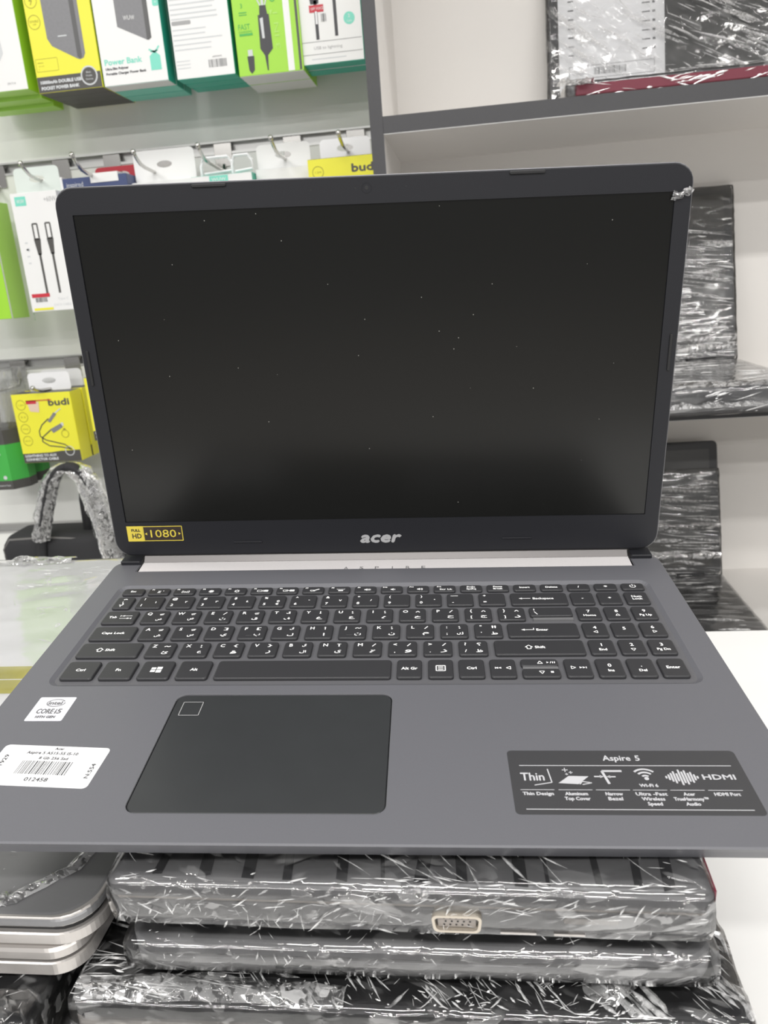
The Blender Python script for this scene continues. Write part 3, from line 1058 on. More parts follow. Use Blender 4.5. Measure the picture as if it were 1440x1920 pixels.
p.text('HDMI', 149.2, 37.2, 2.9, 13.0)
for x, ls in zip(xs, (('Thin Design',), ('Aluminum', 'Top Cover'), ('Narrow', 'Bezel'), ('Ultra -Fast', 'Wireless', 'Speed'), ('Acer', 'TrueHarmony™', 'Audio'), ('HDMI Port',))):
    for k, t in enumerate(ls):
        p.text(t, x, 27.4 - 2.7 * k, 1.75, min(len(t) * 1.12, 13.4))
p.build('sticker_print', M_STICK_T, s, up=0.00014)

# ---- hinge bar, hinges
hb = MB(mm)
prof = [(232.0, -6.0), (232.0, -1.3), (232.6, -0.9), (244.6, -0.1), (246.0, -0.1), (246.0, -6.0)]
hb.rings([[(x, y, z) for y, z in prof] for x in (-162.6, 162.6)])
hb = hb.build('hinge_cover', M_HINGE, LR)
sh = MB(mm)  # upper face of the hinge bar; its shade is painted in as a darker colour
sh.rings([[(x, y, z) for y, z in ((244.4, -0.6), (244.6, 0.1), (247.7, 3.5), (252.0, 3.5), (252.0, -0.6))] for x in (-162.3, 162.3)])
sh.build('hinge_shaded_face', pmat('hinge_painted_shade', (0.15, 0.142, 0.14), rough=0.35, metal=0.6), LR)
p = Print()
for k, ch in enumerate('ASPIRE'):
    p.text(ch, -23.0 + k * 10.2, 234.2, 3.4, 2.6 if ch != 'I' else None)
p.build('lettering', M_MIDPR, hb, up=-0.00063)
for sx in (-1, 1):
    MB(mm).rbox(min(sx * 163.6, sx * 177.5), max(sx * 163.6, sx * 177.5), 241.0, 253.0, -5.0, 2.6, r=1.5, b=0.6).build('hinge', M_BEZEL, LR)

# ---- lid, drawn in its own x,h plane: origin at the hinge line, local z towards the viewer
lid = MB(mm)
TH = math.radians(88.99)
LIDLOC = (0, 0.24802, 0.00347)
LIDROT = (TH, 0, 0)
lid.rings([[(q[0], q[1], z) for q in rrect(-181.7 + i, 181.7 - i, i, 233.4 - i, 11.0, 6)] for i, z in ((1.5, -6.0), (0, -4.6), (0, -1.0), (0.5, -0.5), (1.0, -0.6), (1.2, -2.2))])
lid = lid.build('lid_cover', M_LIDAL, LR, loc=LIDLOC, rot=LIDROT)
bz = MB(mm)
OUT = rrect(-181.2, 181.2, 0.5, 232.9, 10.5, 6)
OUT2 = rrect(-180.6, 180.6, 1.1, 232.3, 9.9, 6)
INN = rrect(-172.1, 172.1, 24.7, 218.3, 0.6, 6)
bz.rings([[(q[0], q[1], -0.5) for q in OUT], [(q[0], q[1], 0.0) for q in OUT2], [(q[0], q[1], 0.0) for q in INN], [(q[0] * 0.999, q[1], -1.1) for q in INN]], False, False)
bz = bz.build('bezel', M_BEZEL, LR, loc=LIDLOC, rot=LIDROT)
MB(mm).rbox(-174, 174, 23, 220, -1.6, -0.9, r=0.5, b=0.05).build('screen', M_SCREEN, LR, loc=LIDLOC, rot=LIDROT)
for cx in (-90, 90):
    MB(mm).rbox(cx - 10, cx + 10, 230.3, 232.2, -0.2, 1.0, r=0.9, b=0.4, seg=3).build('rubber_bumper', M_BLACK, bz)
    MB(mm).rbox(cx - 9.8, cx + 9.8, 8.8, 9.9, -0.2, 0.6, r=0.5, b=0.2, seg=3).build('rubber_bumper', M_BEZEL, bz)
for cx in (-177.6, 177.6):
    MB(mm).rbox(cx - 0.9, cx + 0.9, 118, 140, -0.2, 0.8, r=0.8, b=0.3, seg=3).build('rubber_bumper', M_BLACK, bz)
wc = MB(mm)
wc.rings([[(r * math.cos(a * PI / 12), 226.6 + r * math.sin(a * PI / 12), z) for a in range(24)] for r, z in ((3.0, 0.0), (2.9, 0.12), (2.5, 0.12), (2.3, -0.2))], False, True)
wc = wc.build('webcam', M_BEZEL, bz)
for cx, r in ((0, 1.1), (-6.4, 0.55), (-31.8, 0.45), (22.4, 0.45)):
    nm = {0: 'webcam_lens', -6.4: 'camera_light', -31.8: 'microphone_hole', 22.4: 'microphone_hole'}[cx]
    d = MB(mm)
    d.rings([[(cx + q * math.cos(a * PI / 8), 226.6 + q * math.sin(a * PI / 8), z) for a in range(16)] for q, z in ((r, 0.0), (r * 0.9, 0.06))], False, True)
    d.build(nm, M_BLACK, bz)
# maker's name under the screen
p = Print(bold=0.5)
p.text('acer', 0.2, 11.8, 7.6, 26.0, shear=0.28)
p.build('maker_logo', M_LOGO, bz, up=0.0001)
# resolution sticker at the left below the screen
s = MB(mm).rbox(-172.0, -133.8, 11.0, 22.1, 0.0, 0.1, r=0.4, b=0.03).build('resolution_sticker', M_STICK_K, bz)
p = Print()
p.rect(-172.0, 11.0, -160.8, 22.1).frame(-161.0, 11.1, -133.9, 22.0, 0.5, 0.3)
p.text('1080', -147.2, 16.6, 5.6, 17.6)
p.poly([(-160.0, 16.4), (-158.4, 15.4), (-158.4, 17.4)]).poly([(-135.2, 16.4), (-136.8, 15.4), (-136.8, 17.4)])
p.build('gold_print', M_STICK_Y, s, up=0.00013)
Print(bold=0.15).text('FULL', -165.8, 19.1, 1.8, 6.0).text('HD', -165.6, 15.0, 3.4, 6.2).build('dark_print', M_STICK_K, s, up=0.00016)
# crumpled bit of film left on the top right corner
film_ribbon('film_scrap', bz, F_CRUM, [(0.1705, 0.2165, 0.0002), (0.174, 0.2155, 0.0012), (0.178, 0.219, 0.0012), (0.1805, 0.217, 0.0006)], 0.006, seed=3, amp=0.001, n=10, k=5)

# ------------------------------------------------------------------ middle stack under it
ST = 'film-wrapped laptops in the middle stack'


def closed_laptop(name, label, group, loc, rot, w, d, h, m_top, m_base, lid_h=0.006, film=None, seed=0, r=0.006, gap=0.0012, lip=None, m_edge=None, amp=0.0012, taper=0.014, step=0.006):
    """closed laptop, origin at the middle of its lower front edge"""
    t = thing(name, label, 'laptop', loc, rot, group)
    lip = lip or h * 0.45
    zl = h - lid_h
    b = MB()
    o = [rrect(-w / 2 + i, w / 2 - i, j, d - i, r, 12) for i, j in ((taper, taper * 1.6), (0, 0), (0, 0), (0.0006, 0.0006))]
    b.rings([[(q[0], q[1], z) for q in oo] for oo, z in zip(o, (0.0, zl - gap - lip, zl - gap - 0.0005, zl - gap))])
    b.build('base', m_base, t, smooth=False)
    MB().rbox(-w / 2 + 0.0025, w / 2 - 0.0025, 0.0025, d - 0.004, zl - gap - 0.0005, zl + 0.0005, r=max(r - 0.0025, 0.001), b=0.0001, seg=6).build('seam', M_BLACK, t)
    l = MB()
    l.rings([[(q[0], q[1], z) for q in rrect(-w / 2 + i, w / 2 - i, i, d - i, r, 12)] for i, z in ((0.0008, zl), (0, zl + 0.001), (0, h - 0.002), (0.0008, h - 0.0006), (0.003, h))])
    lo = l.build('lid', m_top, t)
    if film:
        film_box('plastic_film', t, film, -w / 2 - 0.0012, w / 2 + 0.0012, -0.0012, d + 0.0012, max(taper * 0.3, zl - gap - lip - 0.0015), h + 0.0008, seed=seed, amp=amp, r=0.004, step=step)
    return t, lo


# bottom laptop of the stack
C_, lo = closed_laptop('wrapped_laptop', 'wide black film-wrapped laptop at the bottom of the middle stack', ST, (0.0115, -0.004, 0.0), (0, 0, 0),
                       0.277, 0.38, 0.044, M_LBLK, M_TAUPE, lid_h=0.010, film=F_TIGHT, seed=2, amp=0.0016, taper=0.006, step=0.0045)
film_ribbon('film_bunch', C_, F_CRUM, [(0.095, 0.010, 0.0455), (0.075, 0.035, 0.0455), (0.045, 0.06, 0.0455)], 0.030, seed=5, amp=0.003)
film_ribbon('film_bunch', C_, F_CRUM, [(-0.135, 0.004, 0.0455), (-0.08, 0.006, 0.046), (-0.02, 0.004, 0.0455)], 0.016, seed=9, amp=0.003)
# slim laptop in the middle of the stack
B_, lo = closed_laptop('wrapped_laptop', 'slim grey film-wrapped laptop with rounded corners second from the bottom of the middle stack', ST, (0.018, 0.004, 0.0475), (0.035, 0, 0),
                       0.240, 0.335, 0.020, M_LMID, M_LMID, lid_h=0.006, film=F_TIGHT, seed=7, r=0.016, lip=0.0065, amp=0.0008)
p = Print()
p.rect(-0.055 * 1000, 0, -0.040 * 1000, 1.6).rect(-36, 0, -22, 1.6)
p.build('side_print', M_DARKPR, B_, loc=(0, -0.0004, 0.0085), rot=(PI / 2, 0, 0))
# thick laptop with the video port on its side
A_, lo = closed_laptop('wrapped_laptop', 'thick grey film-wrapped laptop with a side video port right under the open laptop', ST, (0.0165, -0.001, 0.0725), (0.062, 0.012, 0.0),
                       0.2325, 0.330, 0.031, M_LMID, M_LGREY, lid_h=0.0085, film=F_TIGHT, seed=11, lip=0.011, gap=0.0015, amp=0.0010, r=0.004)
MB().rbox(-0.114, 0.114, 0.0012, 0.02, 0.0195, 0.0224, r=0.002, b=0.0004).build('taupe_strip', M_TAUPE, A_)
vga = MB()
D = rrect(-0.0092, 0.0092, -0.0041, 0.0041, 0.0022, 4)
D = [(a * (1 + b * 12), b) for a, b in D]
D2 = [(a * 0.88, b * 0.76) for a, b in D]
vga.rings([[(a, 0.002, b) for a, b in D], [(a, -0.0022, b) for a, b in D], [(a, -0.0022, b) for a, b in D2], [(a, 0.0005, b) for a, b in D2]], False, False)
vga = vga.build('video_port', M_GOLDC, A_, loc=(0.0222, -0.0008, 0.0172))
MB().box(-0.0072, 0.0072, -0.0006, 0.0016, -0.0028, 0.0028).build('port_face', M_TAUPE, vga)
ph = Print()
for r_ in range(3):
    for c_ in range(5):
        ph.circ(-4.8 + 2.3 * c_ + (0.6 if r_ == 1 else 0), 1.6 - 1.6 * r_, 0.42, n=8)
ph.build('pin_holes', M_BLACK, vga, loc=(0, -0.00075, 0), rot=(PI / 2, 0, 0))
for (x0, x1) in ((0.0385, 0.052), (0.0585, 0.070)):
    MB().rbox(x0, x1, 0.0108, 0.0117, -0.001, 0.001, r=0.0003, b=0.0002, axis='y', rb=[(-0.0015, 0), (0.0008, 0)]).build('side_slot', M_SILEDGE, A_)
MB().rbox(0.062, 0.082, 0.0165, 0.0192, -0.001, 0.0006, r=0.001, b=0.0002, axis='y').build('side_tab', M_TAUPE, A_)
MB().box(0.1145, 0.1172, 0.004, 0.326, 0.0245, 0.0300).build('maroon_edge', M_MAROON, A_)
# dark slits of the pattern on its lid
pp = Print()
rnd = random.Random(5)
x = -98
while x < 108:
    w_ = rnd.uniform(1.2, 5.5)
    sk = rnd.uniform(-3, 3)
    pp.poly([(x, 2 + rnd.uniform(0, 2)), (x + w_, 2 + rnd.uniform(0, 2)), (x + w_ + sk, 30), (x + sk, 30)])
    x += rnd.uniform(10, 22)
pp.build('lid_pattern', M_LBLK, lo, up=0.0312)

# ------------------------------------------------------------------ left stack
LS = 'laptops in the left stack'
F_, lo = closed_laptop('wrapped_laptop', 'black laptop in crumpled film at the bottom of the left stack', LS, (-0.262, -0.028, 0.0), (0, 0, 0.03), 0.250, 0.36, 0.048, M_LBLK, M_LBLK, lid_h=0.012, film=F_TIGHT, seed=21, amp=0.0018, taper=0.006)
film_ribbon('film_bunch', F_, F_CRUM, [(0.052, 0.012, 0.0515), (0.085, 0.010, 0.0515), (0.108, 0.004, 0.05)], 0.03, seed=14, amp=0.005)
E2, lo = closed_laptop('silver_laptop', 'silver slim laptop, middle one of the left stack', LS, (-0.236, -0.001, 0.0515), (0, 0, 0.0), 0.232, 0.33, 0.0155, M_SILEDGE, M_SILEDGE, lid_h=0.0065, r=0.014, lip=0.006, taper=0.003)
E1, lo = closed_laptop('silver_laptop', 'silver slim laptop at the top of the left stack, film peeling off its lid', LS, (-0.230, -0.001, 0.0672), (0, 0, 0.0), 0.236, 0.33, 0.0160, M_SILVER, M_SILEDGE, lid_h=0.0052, r=0.016, lip=0.0052, gap=0.0030, taper=0.003)
MB().rbox(-0.1175, 0.1175, 0.0005, 0.3295, 0.0108, 0.0157, r=0.0155, b=0.0003, seg=6).build('lid_rim', M_SILEDGE, E1)
film_ribbon('film_strip', E1, F_CRUM, [(0.053, 0.055, 0.0163), (0.045, 0.025, 0.0163), (0.058, 0.008, 0.0163), (0.080, 0.010, 0.0163), (0.098, 0.028, 0.0163), (0.104, 0.06, 0.0163)], 0.010, seed=31, amp=0.0012, n=40)
film_ribbon('film_strip', E1, F_CLEAR, [(0.040, 0.06, 0.0163), (0.020, 0.02, 0.0163), (0.0, 0.004, 0.0163)], 0.05, seed=33, amp=0.0008, n=30)

# white wrapped laptop behind, on the left stack
W_ = thing('white_laptop', 'white laptop in shiny clear film with yellow sticker behind the open laptop', 'laptop', (-0.375, 0.105, 0.0842), (0, 0, 0), LS)
MB().rbox(-0.185, 0.185, 0, 0.285, 0.0, 0.0085, r=0.008, b=0.0012).build('base', M_WHITE, W_)
MB().rbox(-0.185, 0.185, 0, 0.285, 0.0092, 0.0158, r=0.008, b=0.0012).build('lid', M_STICK_W, W_)
MB().box(-0.18, 0.18, 0.004, 0.281, 0.0083, 0.0094).build('seam', M_GREYPR, W_)
stk = MB().rbox(-0.06, 0.152, 0.0455, 0.081, 0.0158, 0.0160, r=0.001, b=0.00005).build('sticker', M_STICK_W, W_)
M_YST = pmat('sticker_yellow_green', (0.50, 0.46, 0.06), rough=0.3, grain=0.45, gscale=45)
p = Print()
for k in range(6):
    for j in (0, 1):
        p.rect(-58 + k * 34, 46 + j * 18, -58 + k * 34 + 32, 46 + j * 18 + 16.6)
p.build('sticker_tiles', M_YST, stk, up=0.01605)
film_box('plastic_film', W_, film_mat('film_on_white', rot=0.5, sx=5, sy=30, density=0.25, haze=0.0, strength=0.2, lw=0.60, low=0.0, patch=(0.5, 0.65)), -0.187, 0.187, -0.002, 0.287, 0.0, 0.0168, seed=41, amp=0.0010, step=0.007)
film_ribbon('film_bunch', W_, F_CRUM, [(-0.07, 0.283, 0.0165), (0.0, 0.280, 0.0165), (0.06, 0.283, 0.0165)], 0.018, seed=44, amp=0.003)

# ------------------------------------------------------------------ laptops on the shelves


def shelf_laptop(name, label, xr, yh, zb, bh, w, bd, lh, lean, m_lid, m_disp, m_base, film, seed, group='film-wrapped laptops on display in the shelf unit', fcover=1.0, amp=0.0012, fz=0.0025):
    """open laptop, origin at the middle of its hinge on the shelf"""
    t = thing(name, label, 'laptop', (xr - w / 2, yh, zb), (0, 0, 0), group)
    b = MB().rbox(-w / 2, w / 2, -bd, 0.0, 0.0, bh, r=0.008, b=0.0015).build('base', m_base, t)
    MB().rbox(-w / 2 + 0.02, w / 2 - 0.02, -bd * 0.55, -0.02, bh, bh + 0.001, r=0.004, b=0.0003).build('keyboard', M_LBLK, t)
    R = (PI / 2 - lean, 0, 0)
    lc = MB().rbox(-w / 2, w / 2, 0.0, lh, -0.006, 0.0, r=0.007, b=0.001).build('lid', m_lid, t, loc=(0, 0, bh), rot=R)
    MB().rbox(-w / 2 + 0.012, w / 2 - 0.012, 0.014, lh - 0.012, -0.0002, 0.0004, r=0.002, b=0.0001).build('screen', m_disp, t, loc=(0, 0, bh), rot=R)
    for sx in (-1, 1):
        MB().rbox(sx * w * 0.36 - 0.02, sx * w * 0.36 + 0.02, -0.006, 0.006, bh - 0.004, bh + 0.005, r=0.002, b=0.0008).build('hinge', M_LBLK, t)
    if film:
        fl = film_box('plastic_film', t, film, -w / 2 - 0.002, w / 2 + 0.002, -0.002, lh * fcover, -0.008, fz, seed=seed, amp=amp, stretch=(1, 5, 5), r=0.003)
        fl.location = (0, 0, bh)
        fl.rotation_euler = R
        film_box('plastic_film', t, film, -w / 2 - 0.002, w / 2 + 0.002, -bd - 0.003, 0.0, 0.0, bh + 0.002, seed=seed + 1, amp=amp, stretch=(1, 5, 5), r=0.004)
    return t


S1 = shelf_laptop('display_laptop', 'open film-wrapped dark laptop standing on the middle shelf', 0.4145, 0.885, 0.1546, 0.030, 0.34, 0.243, 0.237, math.radians(14), M_LBLK, M_DISP, M_LGREY, F_HORI, 51)
S2 = shelf_laptop('display_laptop', 'open film-wrapped black laptop standing on the lowest shelf', 0.4085, 0.880, -0.152, 0.020, 0.32, 0.23, 0.200, math.radians(15), M_LBLK, M_DISP, M_LGREY, F_HORI, 61, fcover=0.80)
S3 = shelf_laptop('display_laptop', 'open film-wrapped laptop with a red edge and spec sheet on the top shelf', 0.520, 0.905, 0.4998, 0.014, 0.352, 0.186, 0.24, math.radians(10), M_LBLK, M_DISP, M_LGREY, F_SHEET, 71, amp=0.0016, fz=0.006)
MB().rbox(-0.168, 0.174, -0.1900, -0.184, 0.0012, 0.0118, r=0.003, b=0.001).build('red_front_edge', M_MAROON, S3)
film_ribbon('film_bunch', S3, F_CRUM, [(-0.178, -0.15, 0.02), (-0.172, -0.185, 0.012), (-0.150, -0.197, 0.010)], 0.022, seed=77, amp=0.004)
for o_, zz, yy in ((S1, 0.031, -0.236), (S1, 0.010, -0.246), (S2, 0.021, -0.222)):
    film_ribbon('film_bunch', o_, F_CRUM, [(-0.16, yy, zz), (-0.05, yy - 0.004, zz), (0.05, yy, zz), (0.16, yy - 0.003, zz)], 0.02, seed=int(zz * 1000), amp=0.003, n=60)
for o_, hh in ((S1, 0.030), (S1, 0.018), (S2, 0.075), (S2, 0.030)):
    ln = math.radians(14)
    bh = 0.030 if o_ is S1 else 0.020
    w2 = 0.17 if o_ is S1 else 0.16
    film_ribbon('film_bunch', o_, F_CRUM, [(x_, hh * math.sin(ln) - 0.0035, bh + hh * math.cos(ln) + 0.003 * math.sin(x_ * 40)) for x_ in (-w2, -w2 / 2, 0, w2 / 2, w2)], 0.012, seed=int(hh * 977), amp=0.002, n=60, nrm=(0, -1, 0.2))
# spec sheet on the screen of the top one
SH = MB().box(-0.1625, -0.0290, 0.002, 0.205, 0.0012, 0.0015).build('spec_sheet', M_STICK_W, S3, loc=(0, 0, 0.014), rot=(PI / 2 - math.radians(10), 0, 0))
p = Print()
p.frame(-150, 43, -42, 59, 0.5, 0.4).bars(-118, 47, -78, 56, seed=8, n=34)
for k in range(8):
    y_ = 72 + 11 * k
    p.rect(-150, y_, -143, y_ + 1.6).rect(-44, y_ - 0.6, -40.5, y_ + 2.2)
    p.rect(-57, y_, -47, y_ + 1.4)
p.build('sheet_print', M_MIDPR, SH, up=0.0017)

X, Y, Z = (1, 0, 0), (0, 1, 0), (0, 0, 1)
# thick laptop under the open one
folds(A_, F_FOLD, (0, 0, 0.0322), X, Y, [(46, (-0.114, 0.114), (0.002, 0.05), -0.35, 0.35, (0.003, 0.014), (0.0002, 0.0009), 8), (30, (-0.114, 0.114), (0.0, 0.004), 0.0, 0.25, (0.002, 0.012), (0.0003, 0.0009), 0)], 1)
folds(A_, F_FAINT, (0, 0, 0.0321), X, Y, [(60, (-0.114, 0.114), (0.001, 0.05), -0.4, 0.5, (0.005, 0.03), (0.0004, 0.0014), 6)], 2)
folds(A_, F_FOLD, (0, -0.0024, 0), X, Z, [(40, (-0.112, 0.112), (0.0225, 0.0305), 0.55, 0.25, (0.002, 0.009), (0.0002, 0.0007), 10), (22, (-0.112, 0.112), (0.0215, 0.0235), 0.05, 0.3, (0.002, 0.012), (0.0002, 0.0006), 0)], 3)
folds(A_, F_FAINT, (0, -0.0023, 0), X, Z, [(90, (-0.112, 0.0), (0.0115, 0.0215), 0.9, 0.9, (0.003, 0.010), (0.0002, 0.0009), 0), (50, (-0.112, 0.112), (0.021, 0.030), 0.5, 0.5, (0.004, 0.014), (0.0003, 0.0012), 0), (24, (0.0, 0.112), (0.010, 0.020), 0.5, 0.9, (0.002, 0.008), (0.0002, 0.0008), 0)], 4)
# slim laptop
folds(B_, F_FOLD, (0, 0, 0.0212), X, Y, [(40, (-0.112, 0.116), (0.002, 0.016), 1.1, 0.6, (0.001, 0.004), (0.0002, 0.0008), 0), (16, (-0.112, 0.116), (0.002, 0.04), -0.7, 0.5, (0.004, 0.014), (0.0002, 0.0007), 0)], 5)
folds(B_, F_FAINT, (0, -0.0022, 0), X, Z, [(60, (-0.10, 0.105), (0.0085, 0.019), 1.0, 0.7, (0.001, 0.006), (0.0002, 0.0008), 8)], 6)
# wide black laptop at the bottom: fans of bright folds
folds(C_, F_FOLD, (0, 0, 0.0462), X, Y, [(120, (-0.136, -0.03), (0.001, 0.030), -0.12, 0.18, (0.004, 0.030), (0.0002, 0.0012), 7), (130, (-0.07, 0.06), (0.001, 0.036), -0.7, 0.35, (0.003, 0.018), (0.0002, 0.0011), 7),
       (110, (-0.02, 0.09), (0.001, 0.036), 0.75, 0.3, (0.003, 0.016), (0.0002, 0.0010), 6), (60, (0.05, 0.136), (0.001, 0.040), -0.95, 0.2, (0.005, 0.022), (0.0003, 0.0013), 5), (130, (-0.136, 0.136), (0.0, 0.010), 0.2, 0.9, (0.001, 0.006), (0.0003, 0.0011), 14)], 7)
folds(C_, F_FAINT, (0, 0, 0.0460), X, Y, [(110, (-0.136, 0.136), (0.001, 0.06), 0.0, 0.9, (0.006, 0.035), (0.0005, 0.0025), 9), (50, (0.05, 0.136), (0.001, 0.04), 2.3, 0.3, (0.008, 0.03), (0.001, 0.004), 3)], 8)
folds(C_, F_FAINT, (0, -0.0026, 0), X, Z, [(70, (-0.136, 0.136), (0.020, 0.044), 0.3, 0.8, (0.003, 0.012), (0.0003, 0.001), 8)], 9)
# left stack
folds(F_, F_FOLD, (0, 0, 0.0502), X, Y, [(150, (-0.02, 0.12), (0.002, 0.05), 0.6, 0.8, (0.001, 0.008), (0.0002, 0.0012), 8)], 10)
folds(F_, F_FAINT, (0, 0, 0.0500), X, Y, [(70, (-0.03, 0.122), (0.002, 0.06), 0.9, 0.6, (0.004, 0.03), (0.0006, 0.003), 6)], 11)
folds(E1, F_FAINT, (0, 0, 0.0163), X, Y, [(40, (-0.03, 0.06), (0.01, 0.08), 1.0, 0.25, (0.008, 0.04), (0.0005, 0.003), 4)], 12)
folds(E1, F_FOLD, (0, 0, 0.0168), X, Y, [(50, (0.03, 0.10), (0.004, 0.05), 0.9, 0.7, (0.001, 0.007), (0.0002, 0.0008), 6)], 13)
folds(W_, F_FAINT, (0, 0, 0.0178), X, Y, [(70, (-0.18, 0.18), (0.20, 0.284), 0.3, 0.6, (0.006, 0.03), (0.0004, 0.002), 8)], 14)
# laptops on the shelves: lids are tilted planes, bases lie flat
for o_, w2, lh_, bh_, bd_, ln_, fz_, ang_, k_ in ((S1, 0.17, 0.237, 0.030, 0.243, 14, 0.0025, -0.13, 20), (S2, 0.16, 0.155, 0.020, 0.23, 15, 0.0025, -0.10, 30), (S3, 0.176, 0.24, 0.014, 0.186, 10, 0.006, -0.50, 40)):
    R_ = (PI / 2 - math.radians(ln_), 0, 0)
    big = 1.25 if o_ is S3 else 1.0
    folds(o_, F_FOLD, (0, 0, fz_ + 0.0012), X, Y, [(95, (-w2 * (0.15 if o_ is S3 else 0.98), w2 * 0.98), (0.01, lh_ * 0.8), ang_, 0.07, (0.010, 0.07 * big), (0.0005, 0.0030), 16), (30, (-w2, w2), (0.0, 0.05), 0.0, 0.12, (0.008, 0.05), (0.0005, 0.003), 5)] + ([(26, (-w2 * 0.95, -0.03), (0.02, 0.15), ang_ - 0.1, 0.12, (0.006, 0.05), (0.0003, 0.0016), 0)] if o_ is S3 else []), k_, loc=(0, 0, bh_), rot=R_)
    folds(o_, F_FAINT, (0, 0, fz_ + 0.0010), X, Y, [(95, (-w2 * 0.98, w2 * 0.98), (0.0, lh_ * 0.97), ang_, 0.10, (0.03, 0.13), (0.001, 0.007), 14)], k_ + 1, loc=(0, 0, bh_), rot=R_)
    folds(o_, F_FOLD, (0, 0, bh_ + 0.0032), X, Y, [(70, (-w2, w2 * 0.85), (-bd_, -0.01), 0.0, 0.12, (0.006, 0.05), (0.0006, 0.0035), 10)], k_ + 2)
    folds(o_, F_FAINT, (0, 0, bh_ + 0.0030), X, Y, [(80, (-w2, w2 * 0.9), (-bd_, -0.01), 0.0, 0.15, (0.02, 0.10), (0.001, 0.006), 10)], k_ + 3)
    folds(o_, F_FOLD, (0, -bd_ - 0.0045, 0), X, Z, [(60, (-w2, w2), (0.001, bh_ - 0.001), 0.05, 0.3, (0.003, 0.03), (0.0005, 0.002), 8)], k_ + 4)

# ------------------------------------------------------------------ goods on the slatted wall


def hook(x, z, yt=0.80, label='', up=0.012, dx=0.0, group='chrome hooks in the slatted wall'):
    """z is the groove it hangs in; the rod leaves the wall lower down"""
    t = thing('display_hook', label, 'hook', (x, YW, z), (0, 0, 0), group)
    MB().rbox(-0.013, 0.013, -0.026, 0.005, 0.0002, 0.0022, r=0.001, b=0.0003, axis='y').build('back_plate', M_CHROME, t)
    MB().box(-0.013, 0.013, -0.001, 0.006, 0.002, 0.0045).build('plate_lip', M_CHROME, t)
    ln = yt - YW
    zr = -0.034
    MB().tube([(0, -0.003, -0.024), (dx * 0.05, -0.008, zr + 0.001), (dx * 0.3, ln * 0.3, zr), (dx * 0.72, ln * 0.72, zr), (dx * 0.84, ln * 0.84, zr + up * 0.15), (dx * 0.92, ln * 0.92, zr + up * 0.5), (dx * 0.97, ln * 0.97, zr + up * 0.8), (dx, ln, zr + up)], 0.0024, 8).build('rod', M_CHROME, t, smooth=True)
    MB().tube([(dx, ln + 0.001, zr + up - 0.0005), (dx, ln, zr + up), (dx, ln - 0.002, zr + up + 0.002), (dx, ln - 0.003, zr + up + 0.003)], [0.0026, 0.0034, 0.0034, 0.0022], 8).build('end_ball', M_CHROME, t, smooth=True)
    return t


def carton(name, label, x0, x1, z0, z1, yf, d, m_body, m_front=None, group=None, tab=None, m_tab=None, tab_h=0.03, m_bottom=None, tab_w=0.6):
    """hanging carton; returns the thing and a print placer for its front (mm from lower left)"""
    cx = (x0 + x1) / 2
    w, h = x1 - x0, z1 - z0
    t = thing(name, label, 'box', (cx, yf + d / 2, z0), (0, 0, 0), group)
    MB().rbox(-w / 2, w / 2, -d / 2, d / 2, 0, h, r=0.0008, b=0.0005, seg=2).build('body', m_body, t)
    if m_front:
        MB().box(-w / 2 + 0.0004, w / 2 - 0.0004, -d / 2 - 0.0003, -d / 2 + 0.0002, 0.0004, h - 0.0004).build('front_panel', m_front, t)
    if m_bottom:
        MB().box(-w / 2 + 0.0006, w / 2 - 0.0006, -d / 2 + 0.0004, d / 2 - 0.0006, -0.0002, 0.0004).build('bottom_panel', m_bottom, t)
    if tab:
        q = MB()
        tw = w * tab_w / 2
        outer = rrect(-tw, tw, h - 0.001, h + tab_h, 0.006, 4)
        hz_ = h + tab_h * 0.55
        inner = [(0.011 * math.cos(a), hz_ + 0.0045 * math.sin(a)) for a in [(-PI / 2 + 2 * PI * k / 20) for k in range(20)]]
        tri_ = tessellate_polygon([[Vector((a, b, 0)) for a, b in outer], [Vector((a, b, 0)) for a, b in inner]])
        al = outer + inner
        ty = d / 2 - 0.0008
        q.add([(a, ty, b) for a, b in al], tri_)
        q.add([(a, ty - 0.0005, b) for a, b in al], tri_)
        q.rings([[(a, ty, b) for a, b in outer], [(a, ty - 0.0005, b) for a, b in outer]], False, False)
        q.rings([[(a, ty, b) for a, b in inner], [(a, ty - 0.0005, b) for a, b in inner]], False, False)
        q.build('hang_tab', m_tab or m_body, t)

    def put(pr, m, layer=1, nm='print'):
        return pr.build(nm, m, t, loc=(-w / 2, -d / 2 - 0.0003 - 0.00015 * layer, 0), rot=(PI / 2, 0, 0))
    return t, put


G0 = 'cartons hanging in the upper row'
# --- upper row: white box with lime sides at the far left
for k in range(3):
    t, put = carton('accessory_box', ['white accessory box with lime green side, frontmost at the left end of the upper row', 'lime-sided white box second in the far left row, hidden behind the front one', 'lime-sided white box rearmost at the left end of the upper row'][k],
                    -0.610, -0.5122, 0.600 - 0.004 * k, 0.770, 0.84 + 0.031 * k, 0.029, M_LIME, M_WHITE if k == 0 else M_PLIME, G0, tab=True, m_tab=M_WHITE, m_bottom=M_PLIME)
    if k == 0:
        put(Print().poly([(40, 34), (60, 32), (66, 36), (72, 44), (70, 70), (62, 96), (48, 120), (40, 120)]), M_PALE, 1)
        put(Print().text('SM-T14', 76, 8.5, 2.6), M_TEXTG, 2)
hook(-0.561, 0.812, label='chrome hook of the white and lime boxes at the far left', yt=0.82)

